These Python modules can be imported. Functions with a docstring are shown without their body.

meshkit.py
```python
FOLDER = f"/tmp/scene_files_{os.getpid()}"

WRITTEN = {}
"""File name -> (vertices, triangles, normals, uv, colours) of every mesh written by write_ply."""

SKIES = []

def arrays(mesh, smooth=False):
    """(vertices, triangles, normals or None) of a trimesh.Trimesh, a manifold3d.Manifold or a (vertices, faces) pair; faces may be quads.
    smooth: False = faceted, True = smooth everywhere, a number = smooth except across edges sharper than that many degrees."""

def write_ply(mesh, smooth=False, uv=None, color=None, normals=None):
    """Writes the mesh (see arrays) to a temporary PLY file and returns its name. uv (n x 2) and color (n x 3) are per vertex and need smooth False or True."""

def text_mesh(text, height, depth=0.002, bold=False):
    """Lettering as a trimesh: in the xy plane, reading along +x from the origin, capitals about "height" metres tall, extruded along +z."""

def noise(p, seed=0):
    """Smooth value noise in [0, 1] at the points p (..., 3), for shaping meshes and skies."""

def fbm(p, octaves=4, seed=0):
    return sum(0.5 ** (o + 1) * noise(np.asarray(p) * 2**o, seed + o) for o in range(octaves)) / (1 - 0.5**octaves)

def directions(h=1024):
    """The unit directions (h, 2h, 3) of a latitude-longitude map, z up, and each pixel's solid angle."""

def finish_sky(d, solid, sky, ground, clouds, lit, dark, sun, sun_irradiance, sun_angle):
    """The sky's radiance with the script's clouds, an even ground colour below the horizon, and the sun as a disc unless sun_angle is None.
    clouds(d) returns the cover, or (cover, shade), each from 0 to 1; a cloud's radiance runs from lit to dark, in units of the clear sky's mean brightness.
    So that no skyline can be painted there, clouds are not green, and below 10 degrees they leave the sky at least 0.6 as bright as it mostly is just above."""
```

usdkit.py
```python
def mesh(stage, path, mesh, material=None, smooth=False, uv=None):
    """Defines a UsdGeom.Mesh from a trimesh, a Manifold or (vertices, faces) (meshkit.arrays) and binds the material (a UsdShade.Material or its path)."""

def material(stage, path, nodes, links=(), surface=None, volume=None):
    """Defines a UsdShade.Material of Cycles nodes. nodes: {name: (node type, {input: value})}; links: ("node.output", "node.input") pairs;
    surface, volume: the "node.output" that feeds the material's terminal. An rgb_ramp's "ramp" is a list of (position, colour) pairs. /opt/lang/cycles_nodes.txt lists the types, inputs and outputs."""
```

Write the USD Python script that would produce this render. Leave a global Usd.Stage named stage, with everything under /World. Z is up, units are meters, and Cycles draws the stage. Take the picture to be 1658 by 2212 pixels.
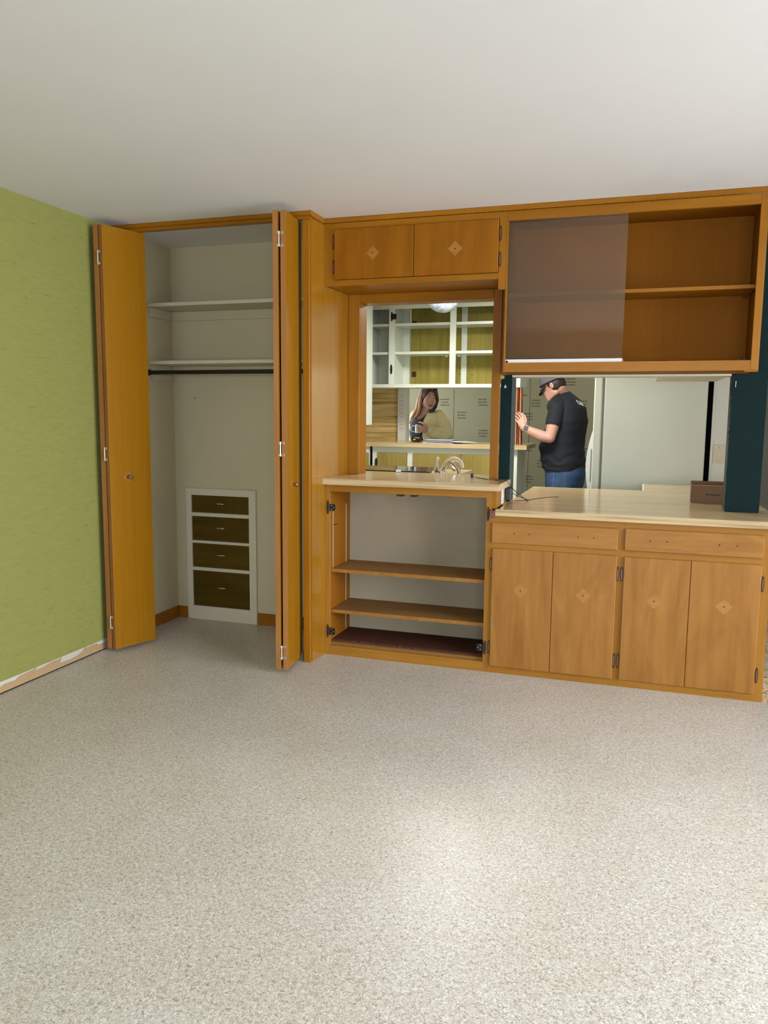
import math, random
import numpy as np, trimesh, manifold3d as m3, usdkit, meshkit
from pxr import Usd, UsdGeom, UsdLux, Gf, Sdf
from shapely.geometry import Polygon, box as sbox
random.seed(7); np.random.seed(7)
stage = Usd.Stage.CreateInMemory()
UsdGeom.SetStageUpAxis(stage, UsdGeom.Tokens.z); UsdGeom.SetStageMetersPerUnit(stage, 1.0)
UsdGeom.Xform.Define(stage, '/World'); UsdGeom.Scope.Define(stage, '/World/Looks')

# ---------------------------------------------------------------- camera, sky, lights, exposure
EXPOSURE = 0.0
cam = UsdGeom.Camera.Define(stage, '/World/camera')
R = np.array([[0.9499824, 0.3121673, 0.0092236], [-0.3086520, 0.9429685, -0.1246767], [-0.0476176, 0.1155938, 0.9921545]])
C = (1.70821, -4.10603, 1.39309)
M = Gf.Matrix4d(*R[0], 0, *R[2], 0, *(-R[1]), 0, *C, 1)
cam.AddTransformOp().Set(M)
cam.CreateHorizontalApertureAttr(36.0); cam.CreateVerticalApertureAttr(36.0 * 2212 / 1658)
cam.CreateFocalLengthAttr(36.0 * 1692.461 / 1658); cam.CreateClippingRangeAttr(Gf.Vec2f(0.05, 60))
cam.CreateExposureAttr(EXPOSURE)

dome = UsdLux.DomeLight.Define(stage, '/World/sky')                 # an even overcast sky outside the windows
dome.CreateIntensityAttr(1.0); dome.CreateColorAttr(Gf.Vec3f(0.9, 0.95, 1.0))

def area(name, x, y, z, w, h, rot, power, color):
    l = UsdLux.RectLight.Define(stage, '/World/' + name)
    l.CreateWidthAttr(w); l.CreateHeightAttr(h); l.CreateIntensityAttr(power); l.CreateColorAttr(Gf.Vec3f(*color))
    l.AddTranslateOp().Set(Gf.Vec3d(x, y, z)); l.AddRotateXYZOp().Set(Gf.Vec3f(*rot))
area('daylight_rear', 1.9, -7.1, 1.45, 3.8, 1.7, (65, 0, 0), 8.5, (0.90, 0.96, 1.12))        # daylight in the rear window opening
area('daylight_side', 5.35, -2.2, 1.5, 3.8, 2.2, (62, 0, 90), 17.0, (0.90, 0.96, 1.12))         # daylight in the glass door opening on the right
area('kitchen_light', 0.52, 1.85, 2.42, 1.0, 0.6, (0, 0, 0), 31.0, (1.0, 0.98, 0.92))        # kitchen ceiling strip light
area('kitchen_window_light', -1.56, 4.4, 1.5, 1.1, 1.0, (80, 0, -90), 5.0, (0.97, 0.98, 1.0))       # daylight in the kitchen window opening
area('kitchen_side_light', 1.2, 4.4, 2.42, 0.5, 0.5, (0, 0, 0), 6.5, (1.0, 0.98, 0.92))

# ---------------------------------------------------------------- materials
def mat(name, nodes, links=(), surface='p.BSDF'):
    return usdkit.material(stage, '/World/Looks/' + name, nodes, links, surface=surface)
def plain(name, col, rough=0.5, metal=0.0, spec=0.5, bump=0.0, bscale=200, var=0.0, **kw):
    n = {'p': ('principled_bsdf', {'base_color': col, 'roughness': rough, 'metallic': metal, 'specular_ior_level': spec, **kw})}
    l = []
    if bump or var:
        n['g'] = ('geometry', {}); n['n'] = ('noise_texture', {'scale': bscale, 'detail': 3}); l += [('g.position', 'n.vector')]
    if bump:
        n['b'] = ('bump', {'strength': bump, 'distance': 0.002}); l += [('n.fac', 'b.height'), ('b.normal', 'p.normal')]
    if var:
        n['n2'] = ('noise_texture', {'scale': 2.2, 'detail': 4})
        c = np.array(col)
        n['r'] = ('rgb_ramp', {'ramp': [(0.3, tuple(c * (1 - var))), (0.7, tuple(np.minimum(c * (1 + var), 1)))]})
        l += [('g.position', 'n2.vector'), ('n2.fac', 'r.fac'), ('r.color', 'p.base_color')]
    return mat(name, n, l)
def wood(name, dark, mid, light, axis='z', rough=0.34, fig=3.0, fine=1.0, stretch=0.22, spec=0.18, dist=1.6, rnd=29.0, coat=0.0):
    a = 'xyz'.index(axis)
    s1 = [1.0] * 3; s1[a] = stretch
    s2 = [55.0 * fine] * 3; s2[a] = 1.6
    n = {'g': ('geometry', {}), 'o': ('object_info', {}), 'm': ('math', {'math_type': 'multiply', 'value2': rnd}), 'c': ('combine_xyz', {}),
         'm1': ('mapping', {'scale': s1}), 'm2': ('mapping', {'scale': s2}),
         'n1': ('noise_texture', {'scale': fig, 'detail': 5, 'roughness': 0.55, 'distortion': dist}), 'n2': ('noise_texture', {'scale': 1.0, 'detail': 3, 'distortion': 0.3}),
         'k': ('math', {'math_type': 'multiply', 'value2': 0.6}), 'a': ('math', {'math_type': 'multiply_add', 'value2': 0.4}),
         'r': ('rgb_ramp', {'ramp': [(0.36, dark), (0.5, mid), (0.64, light)]}),
         'b': ('bump', {'strength': 0.06, 'distance': 0.001}),
         'p': ('principled_bsdf', {'roughness': rough, 'specular_ior_level': spec, 'coat_weight': coat, 'coat_roughness': 0.15})}
    l = [('o.random', 'm.value1'), ('m.value', 'c.x'), ('m.value', 'c.y'), ('m.value', 'c.z'), ('g.position', 'm1.vector'), ('c.vector', 'm1.location'),
         ('g.position', 'm2.vector'), ('c.vector', 'm2.location'), ('m1.vector', 'n1.vector'), ('m2.vector', 'n2.vector'),
         ('n1.fac', 'k.value1'), ('n2.fac', 'a.value1'), ('k.value', 'a.value3'), ('a.value', 'r.fac'), ('r.color', 'p.base_color'), ('n2.fac', 'b.height'), ('b.normal', 'p.normal')]
    return mat(name, n, l)
MAPLE = ((0.25, 0.092, 0.004), (0.29, 0.110, 0.005), (0.335, 0.131, 0.007))
W = {}
W['maple_z'] = wood('stained_maple_upright', *MAPLE, axis='z')
W['maple_x'] = wood('stained_maple_rail', *MAPLE, axis='x')
W['maple_y'] = wood('stained_maple_deep', *MAPLE, axis='y')
W['ply'] = wood('figured_maple_veneer', (0.265, 0.112, 0.021), (0.32, 0.140, 0.030), (0.365, 0.168, 0.039), axis='z', fig=5.0, dist=3.0, fine=0.6)
W['plyx'] = wood('figured_maple_drawer_veneer', (0.265, 0.112, 0.021), (0.32, 0.140, 0.030), (0.365, 0.168, 0.039), axis='x', fig=5.0, dist=3.0, fine=0.7)
MB = ((0.275, 0.117, 0.013), (0.325, 0.142, 0.019), (0.37, 0.168, 0.026))
W['base_z'] = wood('base_cabinet_upright', *MB, axis='z')
W['base_x'] = wood('base_cabinet_rail', *MB, axis='x')
W['inlay_low'] = wood('pale_inlay_base', (0.34, 0.155, 0.036), (0.385, 0.18, 0.046), (0.42, 0.2, 0.055), axis='x', fig=9, fine=2)
W['doorply'] = wood('honey_door_veneer', (0.265, 0.108, 0.0035), (0.295, 0.123, 0.0042), (0.322, 0.136, 0.005), axis='z', fig=1.2, dist=0.6, rough=0.3, coat=0.25)
W['dooredge'] = wood('bare_door_edge', (0.28, 0.115, 0.03), (0.32, 0.135, 0.037), (0.36, 0.155, 0.045), axis='z', rough=0.6)
W['side'] = wood('varnished_side_panel', (0.26, 0.106, 0.005), (0.30, 0.127, 0.007), (0.34, 0.148, 0.010), axis='z', fig=1.4, dist=0.8, rough=0.2, coat=0.9, spec=0.5)
W['topply'] = wood('rich_maple_veneer', (0.225, 0.076, 0.002), (0.26, 0.090, 0.003), (0.295, 0.105, 0.004), axis='z', fig=2.2, dist=3.2, fine=0.7, spec=0.12, rough=0.5)
W['inlay'] = wood('pale_inlay', (0.31, 0.13, 0.018), (0.345, 0.15, 0.025), (0.38, 0.17, 0.032), axis='x', fig=9, fine=2)
W['inside'] = wood('cabinet_inside_veneer', (0.235, 0.080, 0.0045), (0.25, 0.086, 0.005), (0.265, 0.092, 0.0055), axis='z', fig=1.8, dist=1.0, rough=0.6, spec=0.08)
W['shelf'] = wood('shelf_wood', (0.22, 0.112, 0.032), (0.27, 0.140, 0.043), (0.31, 0.166, 0.055), axis='x', rough=0.6, fine=1.4, spec=0.12)
W['basebd'] = wood('baseboard_stain', (0.25, 0.085, 0.008), (0.29, 0.10, 0.010), (0.33, 0.12, 0.013), axis='x', rough=0.4)
W['drawer'] = wood('dark_olive_drawer_stain', (0.058, 0.036, 0.003), (0.078, 0.047, 0.005), (0.098, 0.058, 0.007), axis='x', rough=0.65, spec=0.08)
W['birch'] = wood('pale_birch_door', (0.25, 0.185, 0.048), (0.30, 0.225, 0.062), (0.34, 0.26, 0.078), axis='z', rough=0.45, dist=2.2)
W['olive'] = wood('olive_plywood_back', (0.24, 0.195, 0.035), (0.30, 0.24, 0.048), (0.36, 0.29, 0.065), axis='z', rough=0.5, dist=3.0, fig=3.0)
W['lam'] = wood('woodgrain_laminate_top', (0.47, 0.34, 0.17), (0.54, 0.40, 0.21), (0.59, 0.445, 0.245), axis='x', rough=0.16, fig=14, fine=1.0, dist=0.4, coat=0.15, rnd=0, stretch=0.06)
W['lamedge'] = wood('woodgrain_laminate_edge', (0.33, 0.215, 0.10), (0.52, 0.375, 0.20), (0.60, 0.46, 0.265), axis='x', rough=0.35, fig=34, fine=1.2, dist=0.4, rnd=0, stretch=0.04)
W['zebra'] = wood('zebra_grain_laminate', (0.32, 0.19, 0.055), (0.66, 0.47, 0.18), (0.82, 0.63, 0.29), axis='x', rough=0.35, fig=30, fine=0.55, dist=0.5, rnd=0, stretch=0.045)
W['osb'] = mat('strand_board', {'g': ('geometry', {}), 'n': ('noise_texture', {'scale': 26, 'detail': 3, 'distortion': 2.5}), 'r': ('rgb_ramp', {'ramp': [(0.35, (0.30, 0.17, 0.07)), (0.48, (0.68, 0.50, 0.28)), (0.6, (0.88, 0.78, 0.60))]}),
    'p': ('principled_bsdf', {'roughness': 0.7})}, [('g.position', 'n.vector'), ('n.fac', 'r.fac'), ('r.color', 'p.base_color')])
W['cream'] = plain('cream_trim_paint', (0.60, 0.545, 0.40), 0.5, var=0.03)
W['white'] = plain('off_white_paint', (0.68, 0.67, 0.60), 0.5, var=0.03)
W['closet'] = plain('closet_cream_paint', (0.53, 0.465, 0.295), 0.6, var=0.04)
W['kwhite'] = plain('pale_green_white_enamel', (0.70, 0.73, 0.63), 0.35)
W['backpanel'] = plain('scuffed_hardboard', (0.35, 0.30, 0.205), 0.7, spec=0.2, var=0.12)
W['ceil'] = plain('ceiling_paint', (0.74, 0.715, 0.68), 0.85, var=0.015, bump=0.15, bscale=60)
W['teal'] = plain('dark_teal_paint', (0.006, 0.018, 0.018), 0.8, spec=0.12, var=0.10, bump=0.2, bscale=90)
W['tealworn'] = plain('worn_teal_edge', (0.035, 0.052, 0.050), 0.7, var=0.3)
W['soffit'] = plain('cream_soffit_paint', (0.60, 0.58, 0.44), 0.5)
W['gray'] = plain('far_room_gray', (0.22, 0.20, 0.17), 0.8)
W['board'] = plain('tan_insulation_board', (0.31, 0.29, 0.18), 0.7, var=0.03)
W['print'] = plain('board_print_ink', (0.13, 0.115, 0.075), 0.8)
W['paper'] = plain('kraft_wall_paper', (0.40, 0.26, 0.125), 0.85, var=0.06)
W['plaster'] = plain('torn_white_plaster', (0.50, 0.47, 0.41), 0.9, var=0.08)
W['gap'] = plain('dark_gap', (0.012, 0.008, 0.011), 0.9, spec=0.05)
W['bronze'] = plain('dark_bronze', (0.040, 0.016, 0.009), 0.5, 0.3)
W['bronzelit'] = plain('brown_bronze_leaf', (0.24, 0.10, 0.05), 0.4, 0.5)
W['blackmetal'] = plain('black_iron', (0.012, 0.011, 0.011), 0.45, 0.4)
W['chrome'] = plain('chrome', (0.78, 0.78, 0.78), 0.16, 1.0)
W['nickel'] = plain('plated_hinge', (0.72, 0.68, 0.58), 0.35, 0.85)
W['brass'] = plain('aged_brass', (0.30, 0.17, 0.06), 0.35, 0.8)
W['copper'] = plain('polished_copper', (0.50, 0.20, 0.10), 0.25, 0.9)
W['track'] = plain('zinc_track', (0.62, 0.58, 0.50), 0.4, 0.7)
W['rod'] = plain('dark_steel_rod', (0.028, 0.022, 0.02), 0.4, 0.5)
W['carpet'] = plain('maroon_carpet_scrap', (0.095, 0.036, 0.022), 0.98, spec=0.05, bump=1.0, bscale=300)
W['matteblack'] = plain('matte_black_grille', (0.004, 0.004, 0.004), 0.95, spec=0.0)
W['blackplastic'] = plain('black_plastic', (0.010, 0.010, 0.011), 0.4)
W['whiteplastic'] = plain('white_plastic', (0.78, 0.78, 0.75), 0.35)
W['beigeplastic'] = plain('beige_plate', (0.62, 0.55, 0.38), 0.4)
W['red'] = plain('red_sticker', (0.55, 0.02, 0.03), 0.5)
W['hole'] = plain('screw_hole_dark', (0.012, 0.006, 0.004), 0.9)
W['glassblack'] = plain('black_glass', (0.012, 0.012, 0.012), 0.04, spec=0.7)
W['fridge'] = plain('fridge_side_enamel', (0.56, 0.575, 0.475), 0.45, var=0.02)
W['fridgedoor'] = plain('fridge_door_white', (0.74, 0.77, 0.76), 0.3)
W['gasket'] = plain('gasket_gray', (0.20, 0.20, 0.17), 0.7)
W['cardboard'] = plain('cardboard', (0.125, 0.064, 0.024), 0.8, var=0.05)
W['cardink'] = plain('carton_ink', (0.03, 0.016, 0.01), 0.8)
W['frost'] = mat('frosted_lamp_glass', {'g': ('geometry', {}), 'n': ('noise_texture', {'scale': 9, 'detail': 2, 'distortion': 4}), 'r': ('rgb_ramp', {'ramp': [(0.35, (0.34, 0.40, 0.52)), (0.65, (0.66, 0.72, 0.82))]}),
    'p': ('principled_bsdf', {'roughness': 0.15, 'emission_strength': 0.02, 'emission_color': (0.8, 0.86, 1.0)})}, [('g.position', 'n.vector'), ('n.fac', 'r.fac'), ('r.color', 'p.base_color')])
W['pane'] = mat('dusty_sliding_glass', {'t': ('transparent_bsdf', {'color': (0.86, 0.80, 0.70)}), 'd': ('diffuse_bsdf', {'color': (0.40, 0.27, 0.14)}), 'q': ('mix_closure', {'fac': 0.10}),
    's': ('glossy_bsdf', {'color': (1, 1, 1), 'roughness': 0.03}), 'f': ('fresnel', {'IOR': 1.5}), 'm': ('mix_closure', {})},
    [('t.BSDF', 'q.closure1'), ('d.BSDF', 'q.closure2'), ('q.closure', 'm.closure1'), ('s.BSDF', 'm.closure2'), ('f.fac', 'm.fac')], surface='m.closure')
W['clear'] = mat('window_glass', {'t': ('transparent_bsdf', {'color': (0.97, 0.98, 0.97)}), 's': ('glossy_bsdf', {'color': (1, 1, 1), 'roughness': 0.02}), 'f': ('fresnel', {'IOR': 1.5}), 'm': ('mix_closure', {})},
    [('t.BSDF', 'm.closure1'), ('s.BSDF', 'm.closure2'), ('f.fac', 'm.fac')], surface='m.closure')
W['floor'] = mat('flecked_vinyl', {'g': ('geometry', {}), 'n': ('noise_texture', {'scale': 125, 'detail': 2.5, 'roughness': 0.6, 'distortion': 1.4}),
    'r': ('rgb_ramp', {'ramp': [(0.32, (0.31, 0.26, 0.19)), (0.44, (0.49, 0.44, 0.365)), (0.54, (0.61, 0.565, 0.495)), (0.66, (0.75, 0.72, 0.66))]}),
    'n2': ('noise_texture', {'scale': 3.0, 'detail': 3}), 'r2': ('rgb_ramp', {'ramp': [(0.3, (0.93, 0.92, 0.88)), (0.7, (1.0, 1.0, 1.0))]}), 'x': ('mix_color', {'blend_type': 'multiply', 'fac': 1.0}),
    'b': ('bump', {'strength': 0.25, 'distance': 0.0012}), 'p': ('principled_bsdf', {'roughness': 0.31, 'specular_ior_level': 0.33})},
    [('g.position', 'n.vector'), ('n.fac', 'r.fac'), ('g.position', 'n2.vector'), ('n2.fac', 'r2.fac'), ('r.color', 'x.a'), ('r2.color', 'x.b'), ('x.result', 'p.base_color'), ('n.fac', 'b.height'), ('b.normal', 'p.normal')])
W['green'] = mat('green_grasscloth', {'g': ('geometry', {}), 'm1': ('mapping', {'scale': (1, 6, 36)}), 'n1': ('noise_texture', {'scale': 2.2, 'detail': 3, 'roughness': 0.6}),
    'm2': ('mapping', {'scale': (1, 22, 150)}), 'n2': ('noise_texture', {'scale': 1.0, 'detail': 2}), 'n3': ('noise_texture', {'scale': 1.6, 'detail': 3}),
    'r1': ('rgb_ramp', {'ramp': [(0.24, (0.17, 0.168, 0.038)), (0.34, (0.245, 0.240, 0.060)), (0.6, (0.262, 0.258, 0.066))]}),
    'r2': ('rgb_ramp', {'ramp': [(0.3, (0.94, 0.94, 0.93)), (0.7, (1.0, 1.0, 1.0))]}), 'x': ('mix_color', {'blend_type': 'multiply', 'fac': 1.0}),
    'b': ('bump', {'strength': 0.2, 'distance': 0.002}), 'p': ('principled_bsdf', {'roughness': 0.75, 'specular_ior_level': 0.3})},
    [('g.position', 'm1.vector'), ('m1.vector', 'n1.vector'), ('g.position', 'm2.vector'), ('m2.vector', 'n2.vector'), ('n1.fac', 'r1.fac'), ('n2.fac', 'r2.fac'), ('r1.color', 'x.a'), ('r2.color', 'x.b'),
     ('x.result', 'p.base_color'), ('n2.fac', 'b.height'), ('b.normal', 'p.normal')])
# people
W['skin'] = plain('light_skin', (0.58, 0.31, 0.235), 0.5, var=0.06)
W['skinw'] = plain('fair_skin', (0.55, 0.31, 0.24), 0.5, var=0.05)
W['tshirt'] = plain('navy_black_cotton', (0.008, 0.010, 0.016), 0.85, bump=0.3, bscale=120)
W['denim'] = plain('blue_denim', (0.035, 0.075, 0.17), 0.8, bump=0.4, bscale=500, var=0.25)
W['stitch'] = plain('jean_stitching', (0.16, 0.22, 0.36), 0.8)
W['cap'] = plain('gray_cap_cloth', (0.13, 0.13, 0.15), 0.85, bump=0.4, bscale=600)
W['capdark'] = plain('black_cap_bill', (0.013, 0.012, 0.013), 0.8)
W['hairdark'] = plain('dark_brown_hair', (0.026, 0.014, 0.010), 0.45, bump=0.8, bscale=150)
W['hairroot'] = mat('auburn_to_copper_hair', {'g': ('geometry', {}), 's': ('separate_xyz', {}), 'r': ('rgb_ramp', {'ramp': [(0.0, (0.40, 0.20, 0.085)), (0.5, (0.42, 0.20, 0.085)), (0.85, (0.10, 0.04, 0.022)), (1.0, (0.022, 0.009, 0.008))]}), 'mr': ('map_range', {'from_min': 1.42, 'from_max': 1.66, 'clamp': True}),
    'm': ('mapping', {'scale': (260, 260, 6)}), 'n': ('noise_texture', {'scale': 1.0, 'detail': 2}), 'b': ('bump', {'strength': 0.6, 'distance': 0.004}), 'p': ('principled_bsdf', {'roughness': 0.42})},
    [('g.position', 's.vector'), ('s.z', 'mr.value'), ('mr.result', 'r.fac'), ('r.color', 'p.base_color'), ('g.position', 'm.vector'), ('m.vector', 'n.vector'), ('n.fac', 'b.height'), ('b.normal', 'p.normal')])
W['cardigan'] = mat('cream_knit', {'g': ('geometry', {}), 'm': ('mapping', {'scale': (90, 90, 40)}), 'n': ('noise_texture', {'scale': 1.0, 'detail': 2}), 'b': ('bump', {'strength': 0.5, 'distance': 0.006}),
    'p': ('principled_bsdf', {'base_color': (0.74, 0.65, 0.37), 'roughness': 0.9})}, [('g.position', 'm.vector'), ('m.vector', 'n.vector'), ('n.fac', 'b.height'), ('b.normal', 'p.normal')])
W['blacktop'] = plain('black_top_cloth', (0.020, 0.021, 0.030), 0.85)
W['teeth'] = plain('teeth', (0.75, 0.70, 0.62), 0.3)
W['lips'] = plain('lips', (0.36, 0.15, 0.12), 0.45)
W['eyewhite'] = plain('eye_white', (0.62, 0.58, 0.55), 0.2)
W['iris'] = plain('dark_iris', (0.02, 0.012, 0.008), 0.15)
W['mug'] = plain('white_glazed_mug', (0.72, 0.70, 0.68), 0.2)
W['yellow'] = plain('yellow_plastic', (0.72, 0.62, 0.06), 0.4)
W['sheet'] = plain('white_sheet', (0.75, 0.76, 0.80), 0.7)
W['folder'] = plain('slate_folder', (0.05, 0.065, 0.11), 0.6)
W['hose'] = plain('cream_hose', (0.66, 0.60, 0.50), 0.35)
W['watchband'] = plain('gray_watch_band', (0.33, 0.30, 0.33), 0.6)
W['jewel'] = plain('steel', (0.6, 0.6, 0.6), 0.25, 1.0)

# ---------------------------------------------------------------- helpers
USED = {}
def numbered(parent, name):
    k = (parent, name); n = USED.get(k, 0); USED[k] = n + 1
    return f'{parent}/{name}' + (f'_{n:03d}' if n else '')
def tag(o, label=None, cat=None, group=None, kind=None):
    p = o.GetPrim() if hasattr(o, 'GetPrim') else o
    for k, v in (('label', label), ('category', cat), ('group', group), ('kind', kind)):
        if v: p.SetCustomDataByKey(k, v)
    return p
def thing(name, label, cat, loc=(0, 0, 0), group=None, kind=None):
    x = UsdGeom.Xform.Define(stage, numbered('/World', name))
    x.AddTranslateOp().Set(Gf.Vec3d(*loc))
    p = tag(x, label, cat, group, kind); ORG[p.GetPath()] = np.array(loc, float)
    return p
ORG = {}
def part(name, mesh, m, parent=None, label=None, smooth=False, kind=None):
    """One Mesh under parent; the mesh comes in world coordinates and is moved to the thing's base."""
    v, f, _ = meshkit.arrays(mesh)
    base = str(parent.GetPath()) if parent is not None else '/World'
    if parent is not None:
        q = parent
        while q.GetPath() not in ORG and str(q.GetPath()) != '/World': q = q.GetParent()
        v = v - ORG.get(q.GetPath(), np.zeros(3))
    prim = usdkit.mesh(stage, numbered(base, name), (v, f), W[m], smooth=smooth).GetPrim()
    if label: prim.SetCustomDataByKey('label', label)
    if kind: prim.SetCustomDataByKey('kind', kind)
    return prim
def single(name, mesh, m, label, cat, group=None, smooth=False):
    p = part(name, mesh, m, None, smooth=smooth); return tag(p, label, cat, group)
def struct(name, mesh, m, label=None, smooth=False):
    p = part(name, mesh, m, None, smooth=smooth); return tag(p, label, None, None, 'structure')
def structx(name, label):
    return thing(name, label, None, kind='structure')
def bx(x0, x1, y0, y1, z0, z1, c=0.0):
    x0, x1 = sorted((x0, x1)); y0, y1 = sorted((y0, y1)); z0, z1 = sorted((z0, z1))
    c = min(c, 0.45 * min(x1 - x0, y1 - y0, z1 - z0))
    if c <= 0:
        b = trimesh.creation.box((x1 - x0, y1 - y0, z1 - z0)); b.apply_translation(((x0 + x1) / 2, (y0 + y1) / 2, (z0 + z1) / 2)); return b
    P = []
    for a, sa in ((x0, 1), (x1, -1)):
        for b, sb in ((y0, 1), (y1, -1)):
            for d, sd in ((z0, 1), (z1, -1)):
                P += [(a, b + sb * c, d + sd * c), (a + sa * c, b, d + sd * c), (a + sa * c, b + sb * c, d)]
    return tm(m3.Manifold.hull_points(np.array(P, float)))
def tm(man):
    m = man.to_mesh(); return trimesh.Trimesh(m.vert_properties[:, :3], m.tri_verts, process=False)
def cat(*ms): return trimesh.util.concatenate([m for m in ms])
def rot(mesh, deg, axis, about):
    mesh = mesh.copy(); mesh.apply_transform(trimesh.transformations.rotation_matrix(math.radians(deg), axis, about)); return mesh
def bar(p, q, w, t, up=(0, 0, 1)):
    """A straight board from p to q: w across (perpendicular to up), t along up."""
    p, q, up = np.array(p, float), np.array(q, float), np.array(up, float)
    d = q - p; L = np.linalg.norm(d); d /= L; s = np.cross(up, d); s /= np.linalg.norm(s); u = np.cross(d, s)
    b = trimesh.creation.box((L, w, t)); T = np.eye(4); T[:3, 0], T[:3, 1], T[:3, 2], T[:3, 3] = d, s, u, (p + q) / 2
    b.apply_transform(T); return b
def cyl(p, q, r, n=20):
    return trimesh.creation.cylinder(radius=r, segment=(np.array(p, float), np.array(q, float)), sections=n)
def tube(pts, r, n=10, sub=8):
    pts = np.array(pts, float)
    if sub > 1 and len(pts) > 2:
        from scipy.interpolate import CubicSpline
        t = np.r_[0, np.cumsum(np.linalg.norm(np.diff(pts, axis=0), axis=1))]
        pts = CubicSpline(t, pts)(np.linspace(0, t[-1], sub * (len(pts) - 1) + 1))
    d = np.gradient(pts, axis=0); d /= np.linalg.norm(d, axis=1)[:, None]
    up = np.array((0.13, 0.21, 1.0)); V, F = [], []
    a = np.linspace(0, 2 * math.pi, n, endpoint=False)
    rr = np.full(len(pts), r) if np.ndim(r) == 0 else np.interp(np.linspace(0, 1, len(pts)), np.linspace(0, 1, len(r)), r)
    for i, p in enumerate(pts):
        s = np.cross(d[i], up); s /= np.linalg.norm(s); u = np.cross(s, d[i])
        V += [p + rr[i] * (math.cos(x) * s + math.sin(x) * u) for x in a]
    for i in range(len(pts) - 1):
        for k in range(n):
            q = (k + 1) % n; F += [(i * n + k, i * n + q, (i + 1) * n + q), (i * n + k, (i + 1) * n + q, (i + 1) * n + k)]
    V += [pts[0], pts[-1]]; e = len(V)
    for k in range(n):
        q = (k + 1) % n; F += [(e - 2, q, k), (e - 1, (len(pts) - 1) * n + k, (len(pts) - 1) * n + q)]
    m = trimesh.Trimesh(V, F, process=False)
    if m.volume < 0: m.invert()
    return m
def lathe(profile, at, axis=(0, 0, 1), n=28):
    m = trimesh.creation.revolve(np.array(profile, float), sections=n)
    T = trimesh.geometry.align_vectors((0, 0, 1), axis); T = np.array(T); T[:3, 3] = at; m.apply_transform(T)
    if m.volume < 0: m.invert()
    return m
def plate(poly, y, t):
    """Polygon of (x, z) pairs extruded from y towards -y (a plate on a front face)."""
    m = trimesh.creation.extrude_polygon(Polygon(poly) if not hasattr(poly, 'exterior') else poly, t, engine='earcut')
    v = m.vertices.copy(); m.vertices = np.c_[v[:, 0], y - v[:, 2], v[:, 1]]
    if m.volume < 0: m.invert()
    return m
def oval(cx, cz, w, h, n=24, p=0.75):
    a = np.linspace(0, 2 * math.pi, n, endpoint=False)
    c, s = np.cos(a), np.sin(a)
    return [(cx + w / 2 * np.sign(x) * abs(x) ** p, cz + h / 2 * np.sign(y) * abs(y) ** 1.0) for x, y in zip(c, s)]
def diamond(cx, cz, w, h): return [(cx - w / 2, cz), (cx, cz - h / 2), (cx + w / 2, cz), (cx, cz + h / 2)]
def dot(cx, cz, y, r=0.003): return plate(oval(cx, cz, 2 * r, 2 * r, 10, 1.0), y, 0.0006)

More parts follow.
